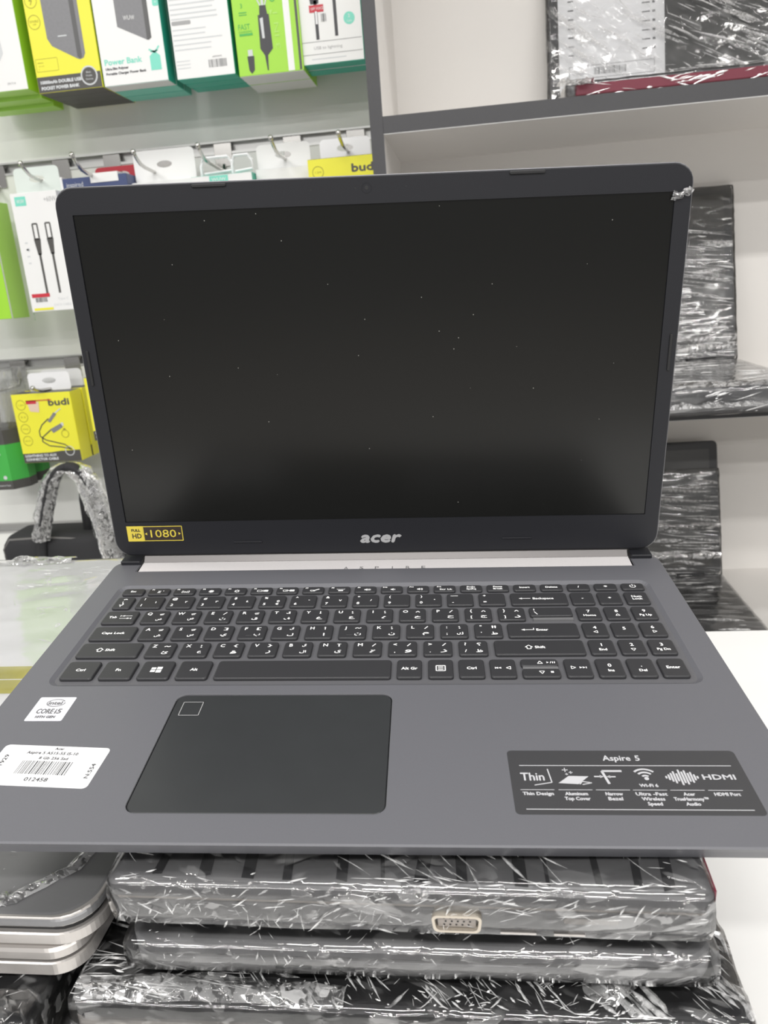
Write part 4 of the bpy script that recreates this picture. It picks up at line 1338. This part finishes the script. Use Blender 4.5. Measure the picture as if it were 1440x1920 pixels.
# --- yellow power bank boxes
YB = ['yellow power bank box, frontmost of its row on the wall', 'yellow power bank box second in its row', 'yellow power bank box third in its row', 'yellow power bank box rearmost in its row']
for k in range(4):
    t, put = carton('power_bank_box', YB[k], -0.4985 + 0.0 * k, -0.4097, 0.5925 + 0.0005 * k, 0.768, 0.84 + 0.0262 * k, 0.0245, M_YEL, M_YEL, G0, tab=True, m_tab=M_WHITE, m_bottom=M_DKGR)
    put(Print().rect(0.6, 0.6, 88.2, 19.0), M_DKGR, 1)
    if k == 0:
        put(Print().poly([(23, 170), (24, 62), (29, 53), (60, 36), (64, 34.5), (69, 36), (72, 41), (72, 170)]), M_PBANK, 1)
        put(Print().poly([(61, 170), (61, 38), (64, 35.2), (67, 37), (67, 170)]), M_PBANK2, 2)
        put(Print(bold=0.35).text('10000mAh DOUBLE USB', 33, 12.5, 3.6, 56).text('POCKET POWER BANK', 31, 5.6, 3.6, 52).circ(72.5, 15, 11.5, 2.0).rect(39, 62.5, 51, 64), M_PALE, 2)
        put(Print().circ(72.5, 15, 9.6), M_DKGR, 3)
        put(Print().text('Black', 72.5, 19, 2.2).text('Mobile', 72.5, 15, 2.2).text('Devices', 72.5, 11, 2.2), M_PALE, 4)
        q = Print()
        for j, z_ in enumerate((82, 106, 130)):
            q.circ(10.5, z_, 8.4, 0.7)
        q.line([(11.5, 110.5), (8.5, 106), (12, 106.4), (9.5, 101.5)], 1.0).text('DOUBLE', 10.5, 83, 2.6, 12).text('USB', 10.5, 79.6, 1.8).text('10000', 10.5, 130, 2.6, 11)
        q.frame(2.5, 25, 33, 40, 0.4, 1.0).text('10000mAh', 9, 35.5, 1.4).text('5V  2.1A', 10, 31.5, 1.4).text('2', 6, 28, 1.4)
        put(q, M_OLIVE, 1)
hook(-0.454, 0.812, label='chrome hook of the yellow power bank boxes', yt=0.82)

# --- white and teal power bank boxes
for k in range(3):
    t, put = carton('power_bank_box', ['white power bank box with teal side, frontmost beside the yellow one', 'white and teal power bank box second in its row', 'white and teal power bank box rearmost in its row'][k],
                    -0.4075, -0.3205, 0.592, 0.768, 0.84 + 0.030 * k, 0.028, M_TEAL, M_WHITE, G0, tab=True, m_tab=M_WHITE, m_bottom=M_WHITE if k == 0 else M_LTEAL)
    if k == 0:
        put(Print().poly([(29, 170), (29, 66), (66, 48), (70, 49), (70, 170)]), M_PBANK, 1)
        put(Print().poly([(66, 170), (66, 48), (68, 47.6), (72, 50), (72, 170)]), M_PBANK2, 2)
        put(Print().text('W', 41, 75, 5, 5).text('U', 46, 75, 5, 4).text('W', 51, 74.5, 5, 5), M_WHITE, 3)
        put(Print(bold=0.3).text('Power Bank', 5, 27.5, 6.6, 50, al='l'), M_LTEAL, 1)
        put(Print(bold=0.2).text('Ultra-Slim Polymer', 5, 19.8, 2.8, 31, al='l').text('Portable Charger Power Bank', 5, 14.2, 2.8, 54, al='l'), M_DARKPR, 1)
        q = Print().rect(66, 13, 80, 29).rr(79, 84, 87, 124, 2)
        q.line([(66, 37), (74, 33), (80, 40)], 2).line([(68, 34), (78, 35)], 1.6).poly([(66, 29), (73, 35), (80, 29)])
        put(q, M_LTEAL, 1)
        put(Print().text('10000mAh', 83, 104, 2.4, 32, rot=PI / 2), M_WHITE, 2)
        q = Print().text('WUW', 100, 14, 5, 20).text('10000mAh', 140, 14, 4, 30)
        q.build('side_print', M_PALE, t, loc=(0.04365, 0.0, 0.0), rot=(PI / 2, -PI / 2, PI / 2))
hook(-0.364, 0.812, label='chrome hook of the white and teal power bank boxes', yt=0.82)

# --- boxes turned with their back to the front
for k in range(3):
    t, put = carton('cable_box', ['white box with grey small print and barcode facing out, frontmost of its row', 'teal-sided box second in the row behind the small-print box', 'teal-sided box rearmost in the row behind the small-print box'][k],
                    -0.3090 + 0.001 * k, -0.2318 + 0.001 * k, 0.5905, 0.750, 0.84 + 0.0245 * k, 0.0225, M_TEAL, M_WHITE, G0, tab=True, m_tab=M_WHITE, m_bottom=M_TEAL)
    if k == 0:
        q, q2 = Print(), Print()
        q2.rr(2, 95.0, 27, 99.5, 1.5).rr(2, 61.0, 27, 65.5, 1.5).rr(2, 112, 30, 118, 1.5)
        rnd = random.Random(3)
        for j in range(5):
            q.rect(2, 88.5 - 5.4 * j, rnd.uniform(50, 70), 90.2 - 5.4 * j)
        for j in range(5):
            q.rect(2, 55 - 5.6 * j, rnd.uniform(44, 70), 56.4 - 5.6 * j)
        for j in range(3):
            q.rect(2, 20 - 4 * j, 20, 21 - 4 * j)
        put(q, M_PALE, 1)
        put(q2, M_TEXTG, 1)
        q = Print().bars(44, 10, 68, 19, seed=2, n=20).text('6970472', 56, 22, 1.8, 12)
        put(q, M_DARKPR, 1)
hook(-0.270, 0.812, label='chrome hook of the small-print boxes', yt=0.82)

# --- lime three-way cable boxes
for k in range(2):
    t, put = carton('cable_box', ['lime green three-way cable box with white edge strip, front one of the pair', 'lime green three-way cable box, rear one of the pair'][k],
                    -0.2265, -0.1425, 0.5855, 0.765, 0.838 + 0.046 * k, 0.044, M_LIME, M_LIME, G0, tab=True, m_tab=M_WHITE, m_bottom=M_WHITE)
    if k == 0:
        put(Print().rect(64.5, 1, 72.5, 178).poly([(1, 178), (1, 95), (36, 128), (36, 178)]), M_WHITE, 1)
        put(Print().poly([(32, 66), (46, 66), (47, 28), (40, 21), (39, 4), (37.5, 4), (36, 21), (31, 29)]).poly([(34, 66), (44, 66), (43, 76), (35, 76)]).poly([(13, 22), (22, 22), (21, 6), (17, 2), (14, 6)]), M_DARKPR, 2)
        q = Print().text('FAST', 13, 55, 6, 15).rect(6, 45, 23, 47.5).text('CHARGING', 14, 49.5, 2.2, 17).text('3', 12, 78, 5).rect(8, 70, 18, 71).rect(8, 67.5, 18, 68.4)
        put(q, M_GREEN, 2)
        put(Print().circ(52, 82, 3.5, 1.2), M_GREEN, 2)
        put(Print().line([(39, 76), (39, 110)], 3.2).line([(36, 76), (26, 98), (26, 112)], 1.6).line([(42, 76), (50, 98), (50, 112)], 1.6).rect(14.5, 22, 20.5, 29).poly([(34, 62), (38, 63), (38, 40), (35, 40)]), M_PALE, 3)
        put(Print().text('3 IN 1', 54, 47, 6, 40, rot=PI / 2).poly([(47, 70), (51, 70), (48, 64)]), M_PLIME, 2)
        put(Print().rect(79, 1, 82, 178), M_DKGR, 1)
hook(-0.185, 0.812, label='chrome hook of the lime three-way cable boxes', yt=0.82)

# --- white lightning cable boxes
for k in range(2):
    t, put = carton('cable_box', ['white cable box with teal rim and drawn cable ends beside the grey shelf post', 'white cable box with teal rim, rear one beside the post'][k],
                    -0.1500, -0.0655, 0.591 - 0.001 * k, 0.760, 0.842 + 0.026 * k, 0.024, M_TEAL, M_WHITE, G0, tab=True, m_tab=M_WHITE, m_bottom=M_TEAL)
    if k == 0:
        put(Print().poly([(22, 66), (32, 66), (34, 80), (33, 110), (22, 110), (20.5, 80)]).rect(26, 27, 30, 70).rect(50, 29, 54, 110), M_DARKPR, 1)
        put(Print().rect(27, 44, 29.4, 58), M_STICK_W, 3)
        put(Print().rect(1, 24.5, 83, 25.3).rect(1, 10.5, 83, 11.3).text('USB to lightning', 40, 18, 3.4, 36), M_TEXTG, 1)
        put(Print().rect(18, 5, 62, 6.2), M_PALE, 1)
        put(Print().rect(20, 57, 38, 65), M_RED, 2)
        put(Print().text('OFF VOICE', 30, 61, 3.0, 16), M_STICK_W, 4)
        put(Print().bars(34, 46, 41, 55, seed=9, n=8), M_DARKPR, 2)
        put(Print().circ(69, 47, 7.0), M_LTEAL, 1)
        put(Print().text('2', 69, 49.5, 3.6).text('Cable', 69, 44, 2.0), M_WHITE, 2)
hook(-0.108, 0.812, label='chrome hook of the white cable boxes by the post', yt=0.82)

# --- second row
G1 = 'goods hanging in the second row'
t, put = carton('cable_box', 'pale lime green box at the left edge, hanging by a lime tab', -0.690, -0.6000, 0.3115, 0.470, 0.838, 0.048, M_PLIME, M_LIME, G1, tab=True, tab_h=0.022)
q = Print().rect(0, 0, 3, 110)
q.build('side_crease', M_WHITE, t, loc=(0.04515, -0.024, 0.0), rot=(PI / 2, 0, PI / 2))
Print().text('CABLE SERIES', 60, 24, 3, 60, rot=PI / 2).build('side_print', M_GREEN, t, loc=(0.0452, -0.024, 0.0), rot=(PI / 2, 0, PI / 2))
hook(-0.645, 0.526, label='chrome hook of the lime box at the left edge', up=0.004, yt=0.82)
t, put = carton('cable_box', 'white sixty watt cable box with two drawn plugs left of the screen', -0.5680, -0.5005, 0.3180, 0.4755, 0.84, 0.020, M_WHITE, M_WHITE, G1, tab=True, tab_h=0.034, m_tab=pmat('tab_clear_white', (0.66, 0.72, 0.68), rough=0.3), tab_w=0.98)
put(Print().rect(6, 141, 22, 153), M_LTEAL, 1)
put(Print().text('WUW', 14, 147, 5, 11), M_WHITE, 2)
put(Print().text('+60W', 57, 147, 6.5, 18), M_TEXTG, 1)
q = Print()
for (x_, zt) in ((28, 118), (47, 118)):
    q.frame(x_ - 4.5, zt - 22, x_ + 4.5, zt, 2.2, 1.5).poly([(x_ - 5, zt - 21), (x_ + 5, zt - 21), (x_ + 2.6, zt - 42), (x_ - 2.6, zt - 42)]).rect(x_ - 1.7, 20 + (x_ - 28) * 0.2, x_ + 1.7, zt - 40)
put(q, M_DKGR, 1)
q = Print()
for j in range(4):
    q.rect(9, 92 - 9 * j, 13, 94 - 9 * j)
q.circ(12, 84, 2.4).text('Type-C', 50, 16, 3, 16).text('DATA CABLE', 48, 8, 3, 26)
put(q, M_PALE, 1)
put(Print().rect(4, 19.5, 31, 24.5), M_RED, 3)
put(Print().bars(9, 13, 27, 19, seed=6, n=16), M_DARKPR, 3)
put(Print().rect(4, 1.8, 33, 5), M_YEL, 3)
hook(-0.5418, 0.526, label='chrome hook above the white sixty watt cable box', yt=0.80, dx=0.021)
# navy box
t, put = carton('adapter_box', 'navy blue box with white top flap just above the screen corner', -0.5005, -0.4050, 0.33, 0.4905, 0.858, 0.045, M_NAVY, M_NAVY, G1)
MB().box(-0.004, 0.036, -0.0235, 0.010, 0.152, 0.164).build('top_flap', M_WHITE, t)
MB().box(-0.0478, -0.0448, -0.0233, 0.0225, 0.01, 0.163).build('white_corner', M_WHITE, t)
put(Print().text('inspired', 20, 152, 6, 24), M_PALE, 1)
t, put = carton('tagged_pack', 'red hang card behind the navy box in the second row', -0.483, -0.395, 0.34, 0.4850, 0.915, 0.012, M_RED, M_RED, G1, tab=True, tab_h=0.026, tab_w=0.92)
put(Print().circ(14, 149, 4.0).circ(30, 147, 3.0, ry=1.6), M_WHITE, 1)
hook(-0.462, 0.526, label='chrome hook holding the red hang card', up=0.016, yt=0.80, dx=0.013)
t, put = carton('accessory_pack', 'plain white hang card between the navy and the teal boxes', -0.4030, -0.3150, 0.33, 0.478, 0.868, 0.018, M_WHITE, M_WHITE, G1, tab=True, tab_h=0.042, tab_w=1.0)
hook(-0.3813, 0.526, dx=0.015, label='chrome hook holding the plain white hang card', up=0.012, yt=0.80)
t, put = carton('cable_box', 'white and teal box on a white plastic hanger above the screen', -0.3130, -0.2280, 0.33, 0.476, 0.85, 0.022, M_TEAL, M_WHITE, G1)
put(Print().rect(26, 136, 52, 145), M_LTEAL, 1)
put(Print().text('WUW', 39, 140.5, 4, 20), M_WHITE, 2)
hg = MB()
for (xa, xb) in ((-0.031, 0.012), (0.012, 0.040)):
    hg.tube([(xa, 0.006, 0.142), (xa, 0.006, 0.160), (xa + 0.004, 0.006, 0.170), (xb - 0.005, 0.006, 0.170), (xb, 0.006, 0.163), (xb, 0.006, 0.152), (xa + 0.004, 0.006, 0.150)], 0.0022, 6)
hg.build('plastic_hanger', M_STICK_W, t)
hook(-0.2928, 0.526, dx=0.012, label='chrome hook with the white plastic hanger', up=0.012, yt=0.80)
t, put = carton('accessory_pack', 'clear pack with white euro-slot card above the middle of the screen', -0.2270, -0.1530, 0.33, 0.480, 0.868, 0.016, M_PALE, M_WHITE, G1, tab=True, tab_h=0.032, tab_w=1.0, m_tab=M_WHITE)
hook(-0.1899, 0.526, dx=0.004, label='chrome hook with the white euro-slot card', up=0.012, yt=0.80)


def budi_box(label, x0, x1, z0, z1, yf, d, group, name2, full=True, top_only=False):
    t, put = carton('cable_box', label, x0, x1, z0, z1, yf, d, M_YEL, M_YEL, group, tab=True, tab_h=0.027, m_tab=M_STICK_W, tab_w=0.72, m_bottom=M_DKGR)
    h = (z1 - z0) * 1000
    w = (x1 - x0) * 1000
    MB().box(-w / 2000 + 0.0005, w / 2000 - 0.0005, -d / 2 + 0.0005, d / 2 - 0.002, h / 1000 - 0.0002, h / 1000 + 0.0004).build('top_panel', M_DKGR, t)
    put(Print().poly([(0.5, 0.5), (w - 0.5, 0.5), (w - 0.5, 17), (w * 0.66, 16.5), (w * 0.5, 15), (0.5, 14.5)]), M_DKGR, 1)
    put(Print(bold=0.6).text('budi', w - 4, h - 14, 9.5, 32, al='r'), M_DKGR, 1)
    q = Print()
    for j in range(4):
        z_ = h - 16 - 18 * j
        q.circ(13, z_, 7.6, 0.8).text(('1.2M', '3.5', 'HQ', 'Hi-Fi')[j], 13, z_, 2.4, 8)
    put(q, M_OLIVE, 1)
    put(Print(bold=0.3).text(name2[0], 4, 11.0, 3.6, 50, al='l').text(name2[1], 4, 5.4, 3.6, 52, al='l').circ(w * 0.82, 16, 7.5, 1.2), M_PALE, 2)
    if full:
        put(Print().line([(52, 66), (40, 57), (34, 48), (34, 40), (42, 34), (70, 26), (80, 18)], 1.6).line([(54, 50), (44, 43), (37, 38), (36, 32), (46, 25), (66, 22), (80, 18)], 1.6), M_DARKPR, 2)
        put(Print().poly([(50, 62), (54, 60), (66, 72), (62, 75)]).poly([(52, 50), (56, 44), (72, 52), (70, 58)]), M_PBANK, 3)
        put(Print().line([(63, 73), (74, 80)], 1.6).rect(70, 54, 74, 59), M_PALE, 3)
        put(Print().circ(74, 42, 6, 0.8).poly([(71, 48), (77, 48), (74, 51)]), M_OLIVE, 2)
        put(Print().rect(22, h - 11, 62, h - 9.6).rect(22, h - 15, 38, h - 10), M_RED, 3)
        put(Print().poly([(24, h - 15), (42, h - 12), (40, h - 28), (26, h - 26)]), pmat('label_pink', (0.72, 0.55, 0.42), rough=0.5), 2)
    return t


budi_box('yellow cable box with white slotted tab right beside the grey post, above the screen', -0.1500, -0.0560, 0.375, 0.4815, 0.84, 0.03, G1, ('USB TO TYPE-C', 'DATA CABLE'), full=False)
hook(-0.098, 0.526, dx=-0.002, label='chrome hook of the yellow box beside the grey post', up=0.010, yt=0.80)

# --- third row
G2 = 'goods hanging in the third row'
budi_box('yellow aux cable box, front one of the pair left of the screen', -0.6285, -0.5355, 0.0990, 0.2030, 0.84, 0.033, G2, ('LIGHTNING TO AUX', 'CONNECTOR CABLE'))
budi_box('yellow aux cable box, rear one of the pair left of the screen', -0.6275, -0.5345, 0.0990, 0.2035, 0.876, 0.033, G2, ('LIGHTNING TO AUX', 'CONNECTOR CABLE'))
hook(-0.582, 0.2396, label='chrome hook of the pair of yellow aux cable boxes', up=0.006, yt=0.825)
budi_box('yellow connector box half hidden by the left edge of the screen', -0.5130, -0.4200, 0.1270, 0.2200, 0.845, 0.033, G2, ('USB TO', 'CONNECTOR'), full=False)
hook(-0.466, 0.2396, label='chrome hook of the half-hidden yellow box', up=0.006, yt=0.825)
for k in range(2):
    t = thing('blister_pack', ['green and black cable accessory pack with clear top at the left edge', 'green and black cable accessory pack behind the front one at the left edge'][k], 'blister pack', (-0.681, 0.86 + 0.042 * k, 0.0590), (0, 0, 0), G2)
    ol = [(-0.045, -0.02), (0.026, -0.02), (0.043, 0.0), (0.043, 0.02), (-0.045, 0.02)]

    def slab(z0, z1, nm, m_, grow=0.0):
        return MB().rings([[(a * (1 + grow), b * (1 + grow), z) for a, b in ol] for z in (z0, z1)]).build(nm, m_, t)
    slab(0.0, 0.014, 'lower_band', M_DKGR)
    slab(0.014, 0.070, 'green_card', M_GREEN)
    slab(0.070, 0.092, 'upper_band', M_DKGR)
    cl = slab(0.092, 0.180, 'clear_top', F_BLIS, -0.04)
    if k == 0:
        Print().text('Cable Accessories', 68, 7, 3.2, 44, al='r').build('print', M_PALE, t, loc=(-0.046, -0.0203, 0), rot=(PI / 2, 0, 0))
        Print().text('tractor', 62, 81, 4.5, 26, al='r').circ(62, 19, 3.0).poly([(40, 66), (58, 68), (62, 54), (48, 58)]).build('print', M_PALE, t, loc=(-0.046, -0.0203, 0), rot=(PI / 2, 0, 0))
        Print().circ(42, 38, 2.5).rect(38, 50, 52, 51.2).rect(38, 46, 52, 47).build('print', M_DKGR, t, loc=(-0.046, -0.0203, 0), rot=(PI / 2, 0, 0))
        for j in range(3):
            MB().tube([(-0.03 + 0.02 * j, 0, 0.094), (-0.028 + 0.02 * j, 0.004, 0.13), (-0.03 + 0.02 * j, 0, 0.165)], 0.004, 8).build('cable_tie', M_PALE, t, smooth=True)
hook(-0.675, 0.2396, label='chrome hook of the green accessory packs', up=0.006, yt=0.825)

# ------------------------------------------------------------------ bag on the low cabinet
bag = thing('laptop_bag', 'black laptop bag with film-covered handle standing on the low cabinet', 'bag', (-0.52, 0.80, -0.152))
body = MB()
body.rings([[(q[0], y, q[1]) for q in rrect(-0.135 + i, 0.165 - i, i, 0.156 - i, 0.022, 6)] for i, y in ((0.012, -0.03), (0.003, -0.022), (0.0, -0.01), (0.0, 0.03), (0.004, 0.045), (0.012, 0.05))])
body.build('body', M_BAG, bag, smooth=True)
for dz in (0.0, 0.010):
    MB().tube([(-0.128, -0.0225, 0.090 - dz), (-0.130, -0.0235, 0.135 - dz), (-0.118, -0.024, 0.150 - dz), (-0.06, -0.024, 0.1515 - dz), (0.06, -0.024, 0.143 - dz), (0.16, -0.0225, 0.132 - dz)], 0.0018, 6).build('zip_piping', M_BAGP, bag, smooth=True)
hpts = [(-0.073, -0.030, 0.080), (-0.068, -0.032, 0.130), (-0.055, -0.034, 0.175), (-0.040, -0.034, 0.215), (-0.025, -0.034, 0.248), (0.0, -0.034, 0.262), (0.022, -0.034, 0.250), (0.033, -0.034, 0.215), (0.040, -0.034, 0.165), (0.043, -0.032, 0.115), (0.043, -0.03, 0.07)]


def smooth_path(pts):
    pts = [Vector(q) for q in pts]
    dense = []
    for a in range(len(pts) - 1):
        for j in range(8):
            dense.append(pts[a].lerp(pts[a + 1], j / 8))
    dense.append(pts[-1])
    sm = []
    for i in range(len(dense)):
        h_ = min(4, i, len(dense) - 1 - i)
        sm.append(sum(dense[i - h_:i + h_ + 1], Vector()) / (2 * h_ + 1))
    return sm


hs = smooth_path(hpts)
MB().tube(hs[:41], 0.008, 8, flat=0.7).build('handle_strap', M_BAG, bag, smooth=True)
MB().tube(hs[40:], 0.010, 8, flat=0.7).build('handle_strap', M_BAG, bag, smooth=True)
MB().tube([(0.0, 0.0, 0.15), (-0.002, 0.002, 0.20), (0.004, 0.0, 0.245)], [0.013, 0.010, 0.006], 8, flat=0.6).build('shoulder_strap', M_BAG, bag, smooth=True)


def sleeve(sm, r, seed):
    mb_ = MB()
    n = 14
    rs = []
    for i, q in enumerate(sm):
        ring = []
        for k in range(n):
            a = 2 * PI * k / n
            rad = r * (1 + 0.25 * noise.noise(Vector((i * 0.35, k * 0.9, seed))) + 0.15 * noise.noise(Vector((i * 0.9, k * 1.9, seed + 4))))
            ring.append((q.x + rad * math.cos(a), q.y + 0.5 * rad * math.sin(a), q.z + 0.25 * rad * math.sin(a)))
        rs.append(ring)
    mb_.rings(rs, False, False)
    return mb_.build('plastic_sleeve', F_CRUM, bag, smooth=True)


sleeve(hs[12:43], 0.0145, 2)
sleeve(hs[38:], 0.0185, 6)
for (x_, z_) in ((-0.090, 0.075), (-0.066, 0.066)):
    MB().tube([(x_, -0.034, z_), (x_, -0.034, z_ + 0.045)], 0.0022, 6).build('zip_pull', M_PALE, bag)
wbx = thing('white_carton', 'white carton behind the left edge of the screen beside the bag', 'carton', (-0.420, 0.91, -0.152))
MB().rbox(-0.095, 0.095, -0.04, 0.04, 0, 0.2225, r=0.001, b=0.0005, seg=2).build('body', M_WHITE, wbx)
MB().box(-0.094, 0.094, -0.0004, 0.0004, 0.2223, 0.2229).build('flap_seam', M_PALE, wbx)
